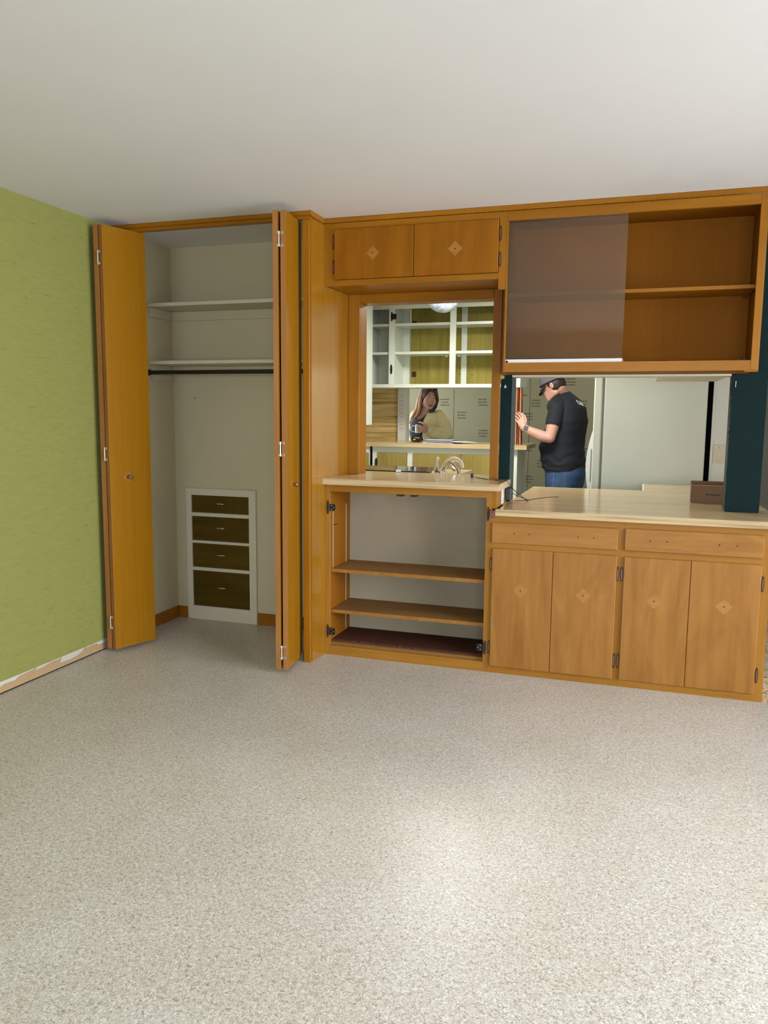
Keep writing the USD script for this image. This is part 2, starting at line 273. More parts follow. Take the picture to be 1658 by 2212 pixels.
# ---------------------------------------------------------------- the setting
H = 2.44
def S(name, mesh, m, label, cat_):
    return tag(struct(name, mesh, m, label), None, cat_)
S('floor', bx(-1.26, 2.335, -6.6, 0.02, -0.06, 0), 'floor', 'cream flecked vinyl floor of the empty room', 'floor')
tag(part('floor_closet', bx(-1.26, 0.0, 0.02, 0.46, -0.06, 0), 'floor', None), 'flecked vinyl floor inside the open closet', 'floor', None, 'structure')
tag(part('floor_right', bx(2.335, 4.7, -6.6, -0.015, -0.06, 0), 'floor', None), 'vinyl floor running to the glass door side', 'floor', None, 'structure')
ob = structx('floor_subfloor', 'bare strand board subfloor beyond the base cabinet end'); tag(ob, None, 'floor')
part('panel', bx(2.3352, 4.7, -0.0148, 3.4, -0.06, -0.002), 'osb', ob)
for i in range(90):
    x, y, a = 2.36 + random.random() * 0.35, 0.01 + random.random() * 1.9, random.random() * 3.1
    L, w_ = 0.05 + random.random() * 0.07, 0.012 + random.random() * 0.014
    p = [(x + L / 2 * math.cos(a) * s - w_ / 2 * math.sin(a) * t, y + L / 2 * math.sin(a) * s + w_ / 2 * math.cos(a) * t) for s, t in ((-1, -1), (1, -1), (1, 1), (-1, 1))]
    if min(q[1] for q in p) < -0.012 or min(q[0] for q in p) < 2.338: continue
    m = trimesh.creation.extrude_polygon(Polygon(p), 0.0012 + 0.0004 * (i % 5), engine='earcut'); m.apply_translation((0, 0, -0.002))
    part('strand_flake', m, 'osb' if i % 3 else 'plaster', ob)
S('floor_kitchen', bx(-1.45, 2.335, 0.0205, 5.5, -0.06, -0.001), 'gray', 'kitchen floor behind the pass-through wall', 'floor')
ce = S('ceiling', bx(-1.26, 4.7, -6.6, 0.33, H, H + 0.08), 'ceil', 'plain pale beige ceiling of the empty room', 'ceiling')
S('ceiling_kitchen', bx(-1.45, 4.7, 0.3305, 5.5, H + 0.001, H + 0.08), 'kwhite', 'white kitchen ceiling', 'ceiling')
# left wall
wl = structx('wall_left', 'lime green grasscloth wall with bare strip where the baseboard came off'); tag(wl, None, 'wall')
part('wall_covering', bx(-1.33, -1.235, -6.6, -0.15, 0.064, H), 'green', wl)
part('bare_strip', bx(-1.33, -1.2375, -6.6, -0.15, 0.007, 0.066), 'paper', wl, 'bare kraft paper strip along the floor')
part('floor_gap', bx(-1.33, -1.243, -6.6, -0.15, 0.0, 0.007), 'gap', wl, 'dark gap at the floor')
def patch(pts, t=0.0018):
    m = trimesh.creation.extrude_polygon(Polygon(pts), t, engine='earcut'); v = m.vertices
    m.vertices = np.c_[-1.2375 + v[:, 2], v[:, 0], v[:, 1]]
    if m.volume < 0: m.invert()
    return m
for pts in ([(-1.5, .066), (-1.5, .045), (-1.3, .036), (-1.16, .040), (-1.13, .047), (-1.06, .043), (-1.03, .056), (-0.93, .060), (-0.92, .066)],
            [(-0.90, .066), (-0.92, .050), (-0.86, .052), (-0.80, .060), (-0.74, .058), (-0.72, .066)],
            [(-0.72, .066), (-0.735, .034), (-0.66, .030), (-0.60, .035), (-0.565, .044), (-0.545, .058), (-0.53, .066)],
            [(-0.53, .066), (-0.52, .057), (-0.47, .060), (-0.43, .055), (-0.42, .046), (-0.36, .042), (-0.34, .052), (-0.28, .056), (-0.26, .066)],
            [(-2.4, .066), (-2.42, .04), (-2.1, .05), (-1.9, .035), (-1.8, .066)]):
    part('plaster_patch', patch(pts), 'plaster', wl, 'torn white plaster patch')
# pass-through wall with its painted stubs
wf = structx('wall_front', 'pass-through wall between room and kitchen with dark teal wall stubs'); tag(wf, None, 'wall')
part('pier', bx(0.0, 0.0299, 0.334, 0.44, 0.0, H), 'kwhite', wf)
part('head', bx(0.03, 0.93, 0.332, 0.44, 2.075, H), 'kwhite', wf)
part('sill_wall', bx(0.03, 0.93, 0.352, 0.46, 0.0, 0.992), 'kwhite', wf)
stub = tm(m3.Manifold.cube((0.063, 0.15, 1.546)).translate((0.9385, 0.333, 0.0)) - m3.Manifold.cube((0.026, 0.3, 0.03)).translate((0.93, 0.3, 1.594 - 0.048 - 0.02)))
pts = [(0.9385, 0.9), (1.001, 0.9), (1.001, 1.612), (0.958, 1.612), (0.958, 1.594), (0.9385, 1.590)]
part('teal_stub', plate(pts, 0.482, 0.149), 'teal', wf, 'narrow dark teal wall stub')
part('worn_edge', bx(1.001, 1.0016, 0.334, 0.481, 0.9, 1.60), 'tealworn', wf)
part('chip', plate([(0.957, 1.548), (0.965, 1.562), (0.966, 1.552), (0.971, 1.556), (0.970, 1.543), (0.961, 1.540)], 0.333, 0.001), 'plaster', wf, 'white chip in the teal paint')
part('pier', bx(0.935, 1.0, 0.335, 0.48, 0.0, 0.862), 'kwhite', wf)
part('pier', bx(0.930, 1.0, 0.3345, 0.48, 1.615, H), 'maple_z', wf)
part('head', bx(1.0, 2.135, 0.335, 0.485, 1.602, H), 'soffit', wf)
rag = [(2.135, 0.9)]
for i in range(60):
    z = 0.92 + i * (1.60 - 0.92) / 59; rag.append((2.135 + (random.random() - 0.5) * (0.007 if z > 1.25 else 0.002) - (0.004 if z > 1.5 else 0), z))
rag += [(2.135, 2.44), (2.30, 2.44), (2.30, 0.9)]
part('teal_stub', plate(rag, 0.347, 0.012), 'teal', wf, 'wide dark teal wall stub with ragged edge')
part('stub_core', bx(2.137, 2.299, 0.348, 0.485, 0.9, 2.44), 'tealworn', wf)
part('pier', bx(2.137, 2.299, 0.36, 0.485, 0.0, 0.862), 'kwhite', wf)
part('staple', bx(2.150, 2.152, 0.332, 0.335, 1.545, 1.575), 'nickel', wf, 'small metal strip')
# other walls
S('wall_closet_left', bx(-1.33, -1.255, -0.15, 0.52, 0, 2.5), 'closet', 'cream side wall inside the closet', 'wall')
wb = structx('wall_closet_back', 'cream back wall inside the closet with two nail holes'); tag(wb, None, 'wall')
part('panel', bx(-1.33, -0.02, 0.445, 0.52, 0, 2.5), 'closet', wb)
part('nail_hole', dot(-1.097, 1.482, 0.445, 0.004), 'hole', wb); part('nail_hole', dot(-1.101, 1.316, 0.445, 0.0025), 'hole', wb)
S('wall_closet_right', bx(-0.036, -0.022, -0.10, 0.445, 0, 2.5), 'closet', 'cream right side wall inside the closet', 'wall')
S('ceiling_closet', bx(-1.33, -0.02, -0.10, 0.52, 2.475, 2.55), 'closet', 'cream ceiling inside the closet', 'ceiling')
def wall_with_hole(y0, y1, x0, x1, hx0, hx1, hz0, hz1):
    return cat(bx(x0, hx0, y0, y1, 0, H), bx(hx1, x1, y0, y1, 0, H), bx(hx0, hx1, y0, y1, 0, hz0), bx(hx0, hx1, y0, y1, hz1, H))
S('wall_rear', wall_with_hole(-6.7, -6.6, -1.33, 4.7, 0.1, 3.7, 0.5, 2.0), 'ceil', 'pale rear wall with the wide window', 'wall')
w1 = structx('window_1', 'wide window in the rear wall'); tag(w1, None, 'window')
for a in ((0.1, 3.7, 0.5, 0.55), (0.1, 3.7, 1.95, 2.0), (0.1, 0.15, 0.55, 1.95), (3.65, 3.7, 0.55, 1.95), (1.27, 1.31, 0.55, 1.95), (2.49, 2.53, 0.55, 1.95)):
    part('window_frame', bx(a[0], a[1], -6.68, -6.64, a[2], a[3], 0.004), 'white', w1)
part('pane', bx(0.12, 3.68, -6.663, -6.657, 0.52, 1.98), 'clear', w1)
sw = bx(0, 0.1, 0, 1, 0, 1)
S('wall_right', cat(bx(4.7, 4.8, -6.6, -4.0, 0, H), bx(4.7, 4.8, -0.4, 3.4, 0, H), bx(4.7, 4.8, -4.0, -0.4, 2.2, H)), 'ceil', 'pale right wall with the glass door', 'wall')
d1 = structx('door_1', 'sliding glass door in the right wall'); tag(d1, None, 'door')
for a in ((-4.0, -0.4, 0, .05), (-4.0, -0.4, 2.15, 2.2), (-4.0, -3.94, .05, 2.15), (-0.46, -0.4, .05, 2.15), (-2.23, -2.17, .05, 2.15)):
    part('door_frame', bx(4.73, 4.77, a[0], a[1], a[2], a[3], 0.004), 'white', d1)
part('pane', bx(4.747, 4.753, -3.98, -0.42, 0.03, 2.17), 'clear', d1)
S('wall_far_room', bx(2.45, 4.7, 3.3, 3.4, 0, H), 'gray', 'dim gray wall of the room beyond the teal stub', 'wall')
S('wall_kitchen_left', cat(bx(-1.5, -1.40, 0.5, 3.85, 0, H), bx(-1.5, -1.40, 4.95, 5.5, 0, H), bx(-1.5, -1.40, 3.85, 4.95, 0, 1.0), bx(-1.5, -1.40, 3.85, 4.95, 2.0, H)), 'kwhite', 'left wall of the kitchen', 'wall')
wk = structx('wall_kitchen_back', 'tan board wall at the back of the kitchen with printed marks'); tag(wk, None, 'wall')
for i in range(4):
    part('wall_board', bx(-1.4 + i * 0.915, -1.4 + (i + 1) * 0.915 - 0.004, 5.3, 5.34, 0, H, 0.002), 'board', wk)
part('backing', bx(-1.5, 2.3, 5.341, 5.45, 0, H), 'gap', wk)
def mark(px, pz, w_=0.115, gap=0.034, lines=3, jit=0.012):
    ms = []
    for i in range(lines):
        z = pz - i * gap; x = px + (random.random() - 0.5) * jit; end = px + w_ * (1 - 0.15 * random.random())
        while x < end - 0.006:
            L = min(end - x, 0.012 + 0.03 * random.random()); ms.append(plate([(x, z), (x + L, z), (x + L, z + 0.014), (x, z + 0.014)], 5.3, 0.0008)); x += L + 0.004
    part('printed_mark', cat(*ms), 'print', wk, None)
for a in ((-0.657, 1.564, 3), (-0.187, 1.566, 3), (-0.440, 1.409, 3), (-0.178, 1.194, 3), (0.835, 1.803, 3), (0.449, 1.557, 3), (0.356, 1.399, 3), (0.356, 1.033, 3), (0.717, 1.547, 3), (0.537, 0.845, 3), (0.379, 0.658, 3), (0.976, 1.548, 2), (0.289, 1.616, 1), (-0.90, 1.30, 3), (1.30, 1.20, 3), (-0.60, 2.0, 3), (0.1, 1.95, 3), (1.4, 1.9, 3), (1.0, 1.0, 3)):
    mark(a[0], a[1], lines=a[2])
S('wall_kitchen_right', bx(2.18, 2.44, 2.05, 5.45, 0, H), 'white', 'white kitchen wall beside the refrigerator', 'wall')
tag(part('trim_3', bx(2.178, 2.196, 2.038, 2.05, 0, H, 0.002), 'white', None), 'narrow white trim on the kitchen wall edge', 'trim', None, 'structure')
we = structx('wall_kitchen_end', 'short kitchen wall end behind the corner counter with pencil notes'); tag(we, None, 'wall')
part('wall_panel', bx(-1.4, -0.66, 3.55, 3.65, 0, H), 'kwhite', we)
part('corner_post', bx(-0.648, -0.568, 3.50, 3.65, 0, H, 0.003), 'white', we, 'bare corner post with pencil marks')
for i, z in enumerate(np.linspace(1.56, 1.24, 9)):
    x0 = -0.632 + 0.006 * (i % 3); part('pencil_mark', plate([(x0, z), (x0 + 0.04 - 0.006 * (i % 4), z + 0.002), (x0 + 0.04 - 0.006 * (i % 4), z + 0.006), (x0, z + 0.004)], 3.50, 0.0006), 'backpanel', we)
# baseboards
tag(part('baseboard_closet_left', bx(-1.255, -1.243, -0.12, 0.445, 0, 0.078, 0.003), 'basebd'), 'brown stained baseboard on the closet side wall', 'baseboard', None, 'structure')
tag(part('baseboard_closet_back', cat(bx(-1.243, -1.170, 0.433, 0.445, 0, 0.078, 0.003), bx(-0.648, -0.036, 0.433, 0.445, 0, 0.078, 0.003)), 'basebd'), 'brown stained baseboard on the closet back wall', 'baseboard', None, 'structure')
# crown strip under the ceiling
t1 = structx('trim_1', 'thin maple crown strip where closet and cabinets meet the ceiling'); tag(t1, None, 'trim')
part('crown_strip', bx(-1.235, 0.016, -0.200, -0.184, 2.418, H, 0.003), 'maple_x', t1)
part('crown_strip', bx(0.0, 0.016, -0.184, -0.016, 2.412, H, 0.003), 'maple_y', t1)
part('crown_strip', bx(0.0, 2.227, -0.016, 0.0, 2.415, H, 0.003), 'maple_x', t1)
# pass-through casing
t2 = structx('trim_2', 'maple casing and jambs around the kitchen pass-through'); tag(t2, None, 'trim')
part('casing', bx(0.03, 0.100, 0.312, 0.332, 1.03, 2.0828, 0.002), 'maple_z', t2)
part('casing', bx(0.890, 0.937, 0.312, 0.334, 1.03, 2.0828, 0.002), 'maple_z', t2)
part('casing', bx(0.1005, 0.8895, 0.312, 0.332, 2.035, 2.0828, 0.002), 'maple_x', t2)
part('jamb', bx(0.085, 0.1, 0.332, 0.44, 1.03, 2.035), 'maple_z', t2)
part('jamb', bx(0.892, 0.905, 0.334, 0.44, 1.03, 2.035), 'maple_z', t2)
part('jamb', bx(0.1, 0.892, 0.332, 0.44, 2.032, 2.045), 'maple_x', t2)

# ---------------------------------------------------------------- closet front
cl = thing('closet', 'built-in maple closet front with header, stile and varnished side panel', 'closet', (-0.6, -0.17, 0))
part('header', bx(-1.235, 0.0, -0.184, -0.150, 2.4005, 2.4395, 0.001), 'maple_x', cl)
part('header_back', bx(-1.235, -0.042, -0.1495, -0.105, 2.4145, 2.4395), 'maple_x', cl)
part('stile', bx(-0.042, -0.003, -0.184, -0.164, 0, 2.4, 0.002), 'maple_z', cl)
part('stile', bx(-1.254, -1.215, -0.1495, -0.10, 0, 2.413), 'maple_z', cl)
part('side_panel', bar((-0.0098, -0.163, 1.2055), (0.0202, 0.331, 1.2055), 0.02, 2.411), 'side', cl)
tr = part('track', bx(-1.2, -0.062, -0.149, -0.125, 2.4125, 2.4142), 'track', cl, 'zinc door track')
part('pivot_bracket', bx(-0.085, -0.0605, -0.149, -0.12, 2.409, 2.412), 'track', cl, 'pivot bracket')
part('floor_bracket', cat(bx(-0.110, -0.062, -0.165, -0.130, 0.001, 0.004), bx(-0.064, -0.0605, -0.165, -0.130, 0.004, 0.05)), 'track', cl, 'metal floor bracket')

def hinge_fold(parent, a, b, z):
    """Non-mortise hinge seen on the fold of two panels; a and b are the (x, y) of the two edges' facing corners."""
    (ax, ay), (bx_, by) = a, b; mx, my = (ax + bx_) / 2, (ay + by) / 2 - 0.004
    ms = [cyl((mx, my, z - 0.038), (mx, my, z + 0.038), 0.004, 12)]
    for dz in (-0.031, 0.031):
        ms.append(bx(mx, bx_ + 0.016, by - 0.0025, by - 0.0005, z + dz - 0.007, z + dz + 0.007)); ms.append(bx(ax - 0.004, mx, ay - 0.0025, ay - 0.0005, z + dz - 0.006, z + dz + 0.006))
    part('hinge', cat(*ms), 'nickel', parent, 'plated fold hinge')

def bifold(label, fold_a, fold_b, dir_a, dir_b, t, L, hz, knob, base):
    """Two folded panels: fold_* is the front right corner of each panel's edge, dir_* runs back towards the track, t the thickness."""
    d = thing('bifold_door', label, 'door', base)
    for f0, dr in ((fold_a, dir_a), (fold_b, dir_b)):
        dr = np.array(dr, float); dr /= np.linalg.norm(dr); n = np.array((dr[1], -dr[0])); f0 = np.array(f0)
        c0 = f0 - n * t / 2
        p0, p1 = c0 + dr * 0.0015, c0 + dr * L
        pan = part('panel', bar((*p0, (0.02 + 2.3985) / 2), (*p1, (0.02 + 2.3985) / 2), t, 2.3785), 'doorply', d)
        part('edge_band', bar((*(c0), (0.02 + 2.3985) / 2), (*(c0 + dr * 0.0015), (0.02 + 2.3985) / 2), t, 2.3785), 'dooredge', pan, 'paler bare edge')
        last = (pan, f0, dr, n)
    for z in hz: hinge_fold(d, fold_a, (fold_b[0] - t, fold_b[1]), z)
    pan, f0, dr, n = last
    k, z = knob
    c = f0 + dr * k
    if n[0] < 0: n = -n
    dm = trimesh.creation.extrude_polygon(Polygon(diamond(0, 0, 0.075, 0.062)), 0.0008, engine='earcut')
    T = np.eye(4); T[:3, 0] = (*dr, 0); T[:3, 1] = (0, 0, 1); T[:3, 2] = (*n, 0); T[:3, 3] = (*c, z)
    dm.apply_transform(T)
    if dm.volume < 0: dm.invert()
    part('diamond_inlay', dm, 'inlay', pan, 'paler diamond inlay')
    part('knob', lathe([(0, 0), (0.008, 0), (0.0075, 0.016), (0.013, 0.019), (0.014, 0.026), (0.011, 0.030), (0, 0.031)], (*(c + n * 0.0006), z), (*n, 0)), 'brass', pan, 'small brass knob', smooth=40)
    return d
bifold('folded honey maple bifold door against the green wall', (-1.166, -0.388), (-1.134, -0.396), (-0.02, 0.278), (0.092, 0.264), 0.029, 0.275, (2.225, 1.152, 0.179), (0.12, 1.018), (-1.15, -0.25, 0))
bifold('folded honey maple bifold door beside the maple side panel', (-0.078, -0.405), (-0.041, -0.392), (-0.040, 0.278), (-0.036, 0.277), 0.027, 0.270, (2.259, 1.205, 0.116), (0.095, 1.014), (-0.08, -0.27, 0))

# closet fittings
def closet_shelf(label, z, y0, th):
    s = thing('closet_shelf', label, 'shelf', (-0.64, 0.2, z))
    part('shelf_board', bx(-1.254, -0.037, y0, 0.444, z, z + th, 0.002), 'cream', s)
    part('cleat', bx(-1.254, -0.037, 0.430, 0.4445, z - 0.058, z - 0.001, 0.001), 'closet', s)
    part('cleat', bx(-1.2545, -1.241, y0 + 0.02, 0.429, z - 0.058, z - 0.001, 0.001), 'closet', s)
    return s
closet_shelf('upper white painted shelf in the closet', 2.037, 0.17, 0.022)
s2 = closet_shelf('lower white painted shelf just above the hanging rod', 1.685, 0.17, 0.022)
part('rod_cleat', bx(-1.2545, -1.241, 0.196, 0.429, 1.590, 1.626, 0.001), 'closet', s2)
cr = thing('closet_rod', 'dark steel hanging rod under the lower closet shelf', 'rod', (-0.64, 0.172, 1.63))
part('pole', cyl((-1.2535, 0.172, 1.635), (-0.0375, 0.172, 1.635), 0.0125), 'rod', cr, smooth=40)
for x in (-1.2535, -0.0415): part('socket', cyl((x, 0.172, 1.635), (x + 0.004, 0.172, 1.635), 0.02), 'rod', cr)

dr = thing('drawer_unit', 'white built-in drawer unit with four dark olive drawers in the closet wall', 'drawers', (-0.91, 0.43, 0))
DX0, DX1, yf = -1.126, -0.702, 0.425
zs = [(0.730, 0.843), (0.5425, 0.702), (0.3615, 0.521), (0.096, 0.335)]
rails = [(0.001, 0.094), (0.337, 0.3595), (0.523, 0.5405), (0.704, 0.728), (0.845, 0.890)]
for a, b in rails: part('rail', bx(-1.1265, -0.7015, yf, 0.4445, a, b), 'cream', dr)
for a, b in ((-1.168, -1.1268), (-0.7012, -0.650)): part('stile', bx(a, b, yf, 0.4445, 0.001, 0.890, 0.001), 'cream', dr)
for a, b in zs:
    d = part('drawer', bx(DX0 + 0.002, DX1 - 0.002, yf + 0.006, 0.4445, a + 0.001, b - 0.001, 0.001), 'drawer', dr)
    zc = a + (b - a) * 0.56 + 0.0; xc = -0.902
    prof = [(0, -0.032)] + [(0.0012 + 0.0058 * (math.cos(math.pi * t / 2)) ** 1.3, 0.032 * t) for t in np.linspace(-1, 1, 15)] + [(0, 0.032)]
    g = lathe(prof, (xc, yf - 0.014, zc), (1, 0, 0), 14)
    part('handle', cat(g, cyl((xc, yf + 0.006, zc), (xc, yf - 0.012, zc), 0.0045, 10)), 'chrome', d, 'pointed chrome pull', smooth=40)

# ---------------------------------------------------------------- face-frame cabinets
def face_hinge(parent, x, z, h=0.075, w_=0.0125, y=0.0):
    a = plate(oval(x, z, w_, h), y, 0.004); b = plate(oval(x, z, w_ * 0.42, h * 0.74), y - 0.004, 0.003)
    part('barrel', b, 'bronzelit', part('hinge', a, 'bronze', parent))
def open_hinge(parent, x, z, side, m='blackmetal', leaf=None):
    """A frame hinge whose door is gone: an oval on the frame and the bare leaf standing out from it. side: +1 leaf towards +x."""
    h = part('hinge', cat(plate(oval(x, z, 0.0125, 0.078), 0.0, 0.004), cyl((x + side * 0.006, -0.005, z - 0.024), (x + side * 0.006, -0.005, z + 0.024), 0.0045, 12)), 'bronze', parent)
    x0, x1 = x + side * 0.006, x + side * 0.046
    lf = plate([(x0, z - 0.020), (x0 + side * 0.034, z - 0.020), (x1, z - 0.012), (x1, z + 0.012), (x0 + side * 0.034, z + 0.020), (x0, z + 0.020)], -0.004, 0.002)
    l = part('hinge_leaf', lf, leaf or m, h)
    for dx, dz in ((0.022, 0.012), (0.022, -0.012), (0.034, 0.0)): part('screw_hole', dot(x + side * dx, z + dz, -0.006, 0.0025), 'nickel' if leaf is None else 'hole', l) if False else None
    part('screw_holes', cat(*[dot(x + side * dx, z + dz, -0.006, 0.0026) for dx, dz in ((0.024, 0.012), (0.024, -0.012), (0.036, 0.0))]), 'nickel' if leaf is None else 'hole', h)
def cab_door(parent, x0, x1, z0, z1, inlay=None, m='ply', hole=True, inl='inlay'):
    d = part('door', bx(x0, x1, -0.0125, -0.0002, z0, z1, 0.003), m, parent)
    if inlay:
        cx, cz, w_ = inlay; part('diamond_inlay', plate(diamond(cx, cz, w_, w_), -0.0125, 0.0006), inl, d, 'paler diamond inlay')
        if hole: part('screw_hole', dot(cx, cz, -0.0131, 0.0034), 'hole', d)
    return d

# small top cabinet over the pass-through
tc = thing('wall_cabinet', 'two-door maple cabinet above the kitchen pass-through', 'cabinet', (0.5, 0.15, 2.08))
FR = 0.022
part('stile', bx(0.011, 0.066, 0, FR, 2.083, 2.414), 'maple_z', tc)
part('stile', bx(0.9685, 1.0055, 0, FR, 2.030, 2.414), 'maple_z', tc)
part('rail', bx(0.0665, 0.968, 0, FR, 2.381, 2.414), 'maple_x', tc)
part('rail', bx(0.0665, 0.968, 0, FR, 2.083, 2.113), 'maple_x', tc)
part('bottom', bx(0.031, 1.0, FR, 0.33, 2.0832, 2.098), 'maple_x', tc)
part('back', bx(0.031, 1.0, 0.316, 0.3305, 2.099, 2.43), 'inside', tc)
for args in ((0.069, 0.5165, (0.291, 2.246, 0.074)), (0.518, 0.9665, (0.742, 2.243, 0.078))):
    cab_door(tc, args[0], args[1], 2.1145, 2.3795, args[2], m='topply')
for x, z in ((0.0615, 2.316), (0.0615, 2.184), (0.975, 2.308), (0.975, 2.180)): face_hinge(tc, x, z)
single('red_sticker', plate([(0.566, 2.123), (0.575, 2.130), (0.583, 2.122), (0.575, 2.114)], -0.0128, 0.0004), 'red', 'tiny red sticker on the lower edge of a top cabinet door', 'sticker')

# display cabinet with sliding glass
dc = thing('display_cabinet', 'open maple wall cabinet with one shelf and a sliding glass pane', 'cabinet', (1.6, 0.15, 1.61))
part('stile', bx(1.006, 1.0115, 0, FR, 1.612, 2.414), 'maple_z', dc)
part('stile', bx(2.1765, 2.211, 0, FR, 1.612, 2.414, 0.001), 'maple_z', dc)
part('rail', bx(1.012, 2.176, 0, FR, 2.368, 2.414), 'maple_x', dc)
part('rail', bx(1.012, 2.176, 0, FR, 1.612, 1.659), 'maple_x', dc)
part('bottom', bx(1.006, 2.197, FR, 0.331, 1.612, 1.634), 'inside', dc)
part('inner_floor', bx(1.014, 2.182, FR + 0.001, 0.300, 1.640, 1.656), 'inside', dc)
part('top', bx(1.006, 2.197, FR, 0.331, 2.385, 2.414), 'inside', dc)
part('side', bx(1.000, 1.0125, FR, 0.331, 1.635, 2.384), 'inside', dc)
part('side', bx(2.184, 2.197, FR, 0.331, 1.635, 2.384), 'inside', dc)
part('back', bx(1.013, 2.1835, 0.302, 0.316, 1.635, 2.384), 'inside', dc)
part('shelf', bx(1.013, 2.183, 0.052, 0.3015, 1.997, 2.015, 0.001), 'maple_x', dc)
gp = part('glass_pane', bx(1.013, 1.593, 0.027, 0.031, 1.661, 2.384), 'pane', dc, 'sliding glass pane')
wt = part('pane_rail', bx(1.0125, 1.594, 0.0235, 0.0262, 1.6565, 1.677), 'whiteplastic', dc, 'white plastic strip on the bottom of the pane')
part('finger_hole', plate(oval(1.020, 1.666, 0.012, 0.012, 16, 1.0), 0.0235, 0.0008), 'hole', wt)
part('pane_tab', plate([(1.595, 1.659), (1.604, 1.662), (1.600, 1.672), (1.595, 1.674)], 0.0245, 0.0008), 'red', wt, 'red tab')
part('shelf_clip', cat(cyl((2.15, 0.10, 1.962), (2.1835, 0.11, 1.996), 0.003, 8), cyl((2.13, 0.09, 1.962), (2.152, 0.10, 1.962), 0.0025, 8)), 'bronze', dc, 'bent shelf clip')
part('roller', cat(bx(2.115, 2.166, 0.04, 0.055, 1.6565, 1.663), cyl((2.128, 0.04, 1.666), (2.128, 0.055, 1.666), 0.006, 12), cyl((2.153, 0.04, 1.666), (2.153, 0.055, 1.666), 0.006, 12)), 'blackmetal', dc, 'small black roller')
part('loose_molding', bx(2.150, 2.2105, 0.0, FR, 1.605, 1.6115, 0.001), 'maple_x', dc)

# open base cabinet
ob_ = thing('base_cabinet', 'open maple base cabinet with two shelves and no doors', 'cabinet', (0.48, 0.17, 0))
part('stile', bx(0.011, 0.037, 0, FR, 0.0, 0.993), 'base_z', ob_)
part('stile', bx(0.937, 0.9682, 0, FR, 0.0, 0.993), 'base_z', ob_)
part('rail', bx(0.0372, 0.9368, 0, FR, 0.953, 0.993), 'base_x', ob_)
part('rail', bx(0.0372, 0.9368, 0, FR, 0.0, 0.055), 'base_x', ob_)
part('side', bx(0.0305, 0.036, FR + 0.0005, 0.335, 0.0, 0.9925), 'inside', ob_)
part('side', bx(0.968, 0.988, FR + 0.0005, 0.335, 0.8985, 0.9925), 'base_z', ob_)
part('side', bx(0.945, 0.9675, FR + 0.0005, 0.335, 0.0, 0.9925), 'inside', ob_)
part('riser', bx(0.9686, 0.988, 0.0002, FR, 0.8985, 0.9925), 'maple_y', ob_)
part('back', bx(0.036, 0.945, 0.336, 0.350, 0.0, 0.9925), 'backpanel', ob_, 'scuffed gray hardboard back')
part('floor_board', bx(0.0365, 0.9445, FR + 0.0002, 0.3355, 0.02, 0.070), 'shelf', ob_)
for z in (0.483, 0.243): part('shelf', bx(0.0375, 0.9435, 0.030, 0.334, z, z + 0.019, 0.001), 'shelf', ob_); part('shelf_edge', bx(0.0375, 0.9435, 0.0275, 0.0298, z, z + 0.019), 'ply', ob_, 'paler front edge')
for y, z0, z1 in ((0.060, 0.50, 0.845), (0.268, 0.08, 0.855)): part('shelf_track', bx(0.0362, 0.0385, y - 0.006, y + 0.006, z0, z1), 'track', ob_, 'slotted zinc shelf track')
part('shelf_clip', cyl((0.038, 0.060, 0.752), (0.052, 0.085, 0.755), 0.002, 8), 'blackmetal', ob_)
for x in (0.452, 0.532): part('catch', cat(bx(x - 0.024, x + 0.024, 0.0225, 0.030, 0.944, 0.9525), bx(x - 0.015, x + 0.015, 0.003, 0.022, 0.9405, 0.9525)), 'bronze', ob_, 'bronze door catch')
open_hinge(ob_, 0.029, 0.862, 1); open_hinge(ob_, 0.029, 0.140, 1); open_hinge(ob_, 0.948, 0.867, 1, leaf='bronzelit'); open_hinge(ob_, 0.948, 0.135, -1)
# ragged carpet scrap lying in it
rng = np.random.RandomState(3)
top = [(x, 0.318 + 0.006 * rng.rand()) for x in np.linspace(0.94, 0.042, 60)]; bot = [(x, 0.040 + 0.008 * rng.rand() + 0.004 * math.sin(7 * x)) for x in np.linspace(0.042, 0.94, 50)]
cm = trimesh.creation.extrude_polygon(Polygon(top + bot), 0.011, engine='earcut'); cm.apply_translation((0, 0, 0.0704))
single('carpet_scrap', cm, 'carpet', 'maroon carpet scrap on the floor of the open base cabinet', 'carpet scrap')

# closed base cabinet
bc = thing('base_cabinet', 'long maple base cabinet with two drawers and four doors', 'cabinet', (1.64, 0.2, 0))
for a, b in ((0.9685, 0.979), (1.609, 1.653), (2.283, 2.327)): part('stile', bx(a, b, 0.0002, FR, 0.0, 0.862, 0.0), 'base_z', bc)
for a, b in ((0.979, 1.609), (1.653, 2.283)):
    for z0, z1 in ((0.0, 0.046), (0.680, 0.726), (0.820, 0.862)): part('rail', bx(a, b, 0.0002, FR, z0, z1), 'base_x', bc)
    part('carcass_panel', bx(a - 0.002, b + 0.002, FR + 0.0005, 0.034, 0.02, 0.85), 'inside', bc)
part('side', bx(2.308, 2.327, FR + 0.0002, 0.34, 0.0, 0.862), 'base_z', bc)
for (x0, x1, z0, z1), hs in (((0.972, 1.614, 0.716, 0.826), (1.091, 1.171, 1.418, 1.496)), ((1.648, 2.288, 0.717, 0.829), (1.770, 1.849, 2.090, 2.169))):
    d = part('drawer', bx(x0, x1, -0.0125, -0.0002, z0, z1, 0.003), 'plyx', bc)
    for h in hs: part('screw_hole', dot(h, 0.772, -0.0125, 0.0032), 'hole', d)
for x0, x1, z1, cx in ((0.976, 1.2945, 0.687, 1.132), (1.296, 1.6155, 0.687, 1.455), (1.6495, 1.9655, 0.684, 1.803), (1.967, 2.286, 0.685, 2.127)):
    cab_door(bc, x0, x1, 0.039, z1, (cx, 0.467, 0.080), inl='inlay_low')
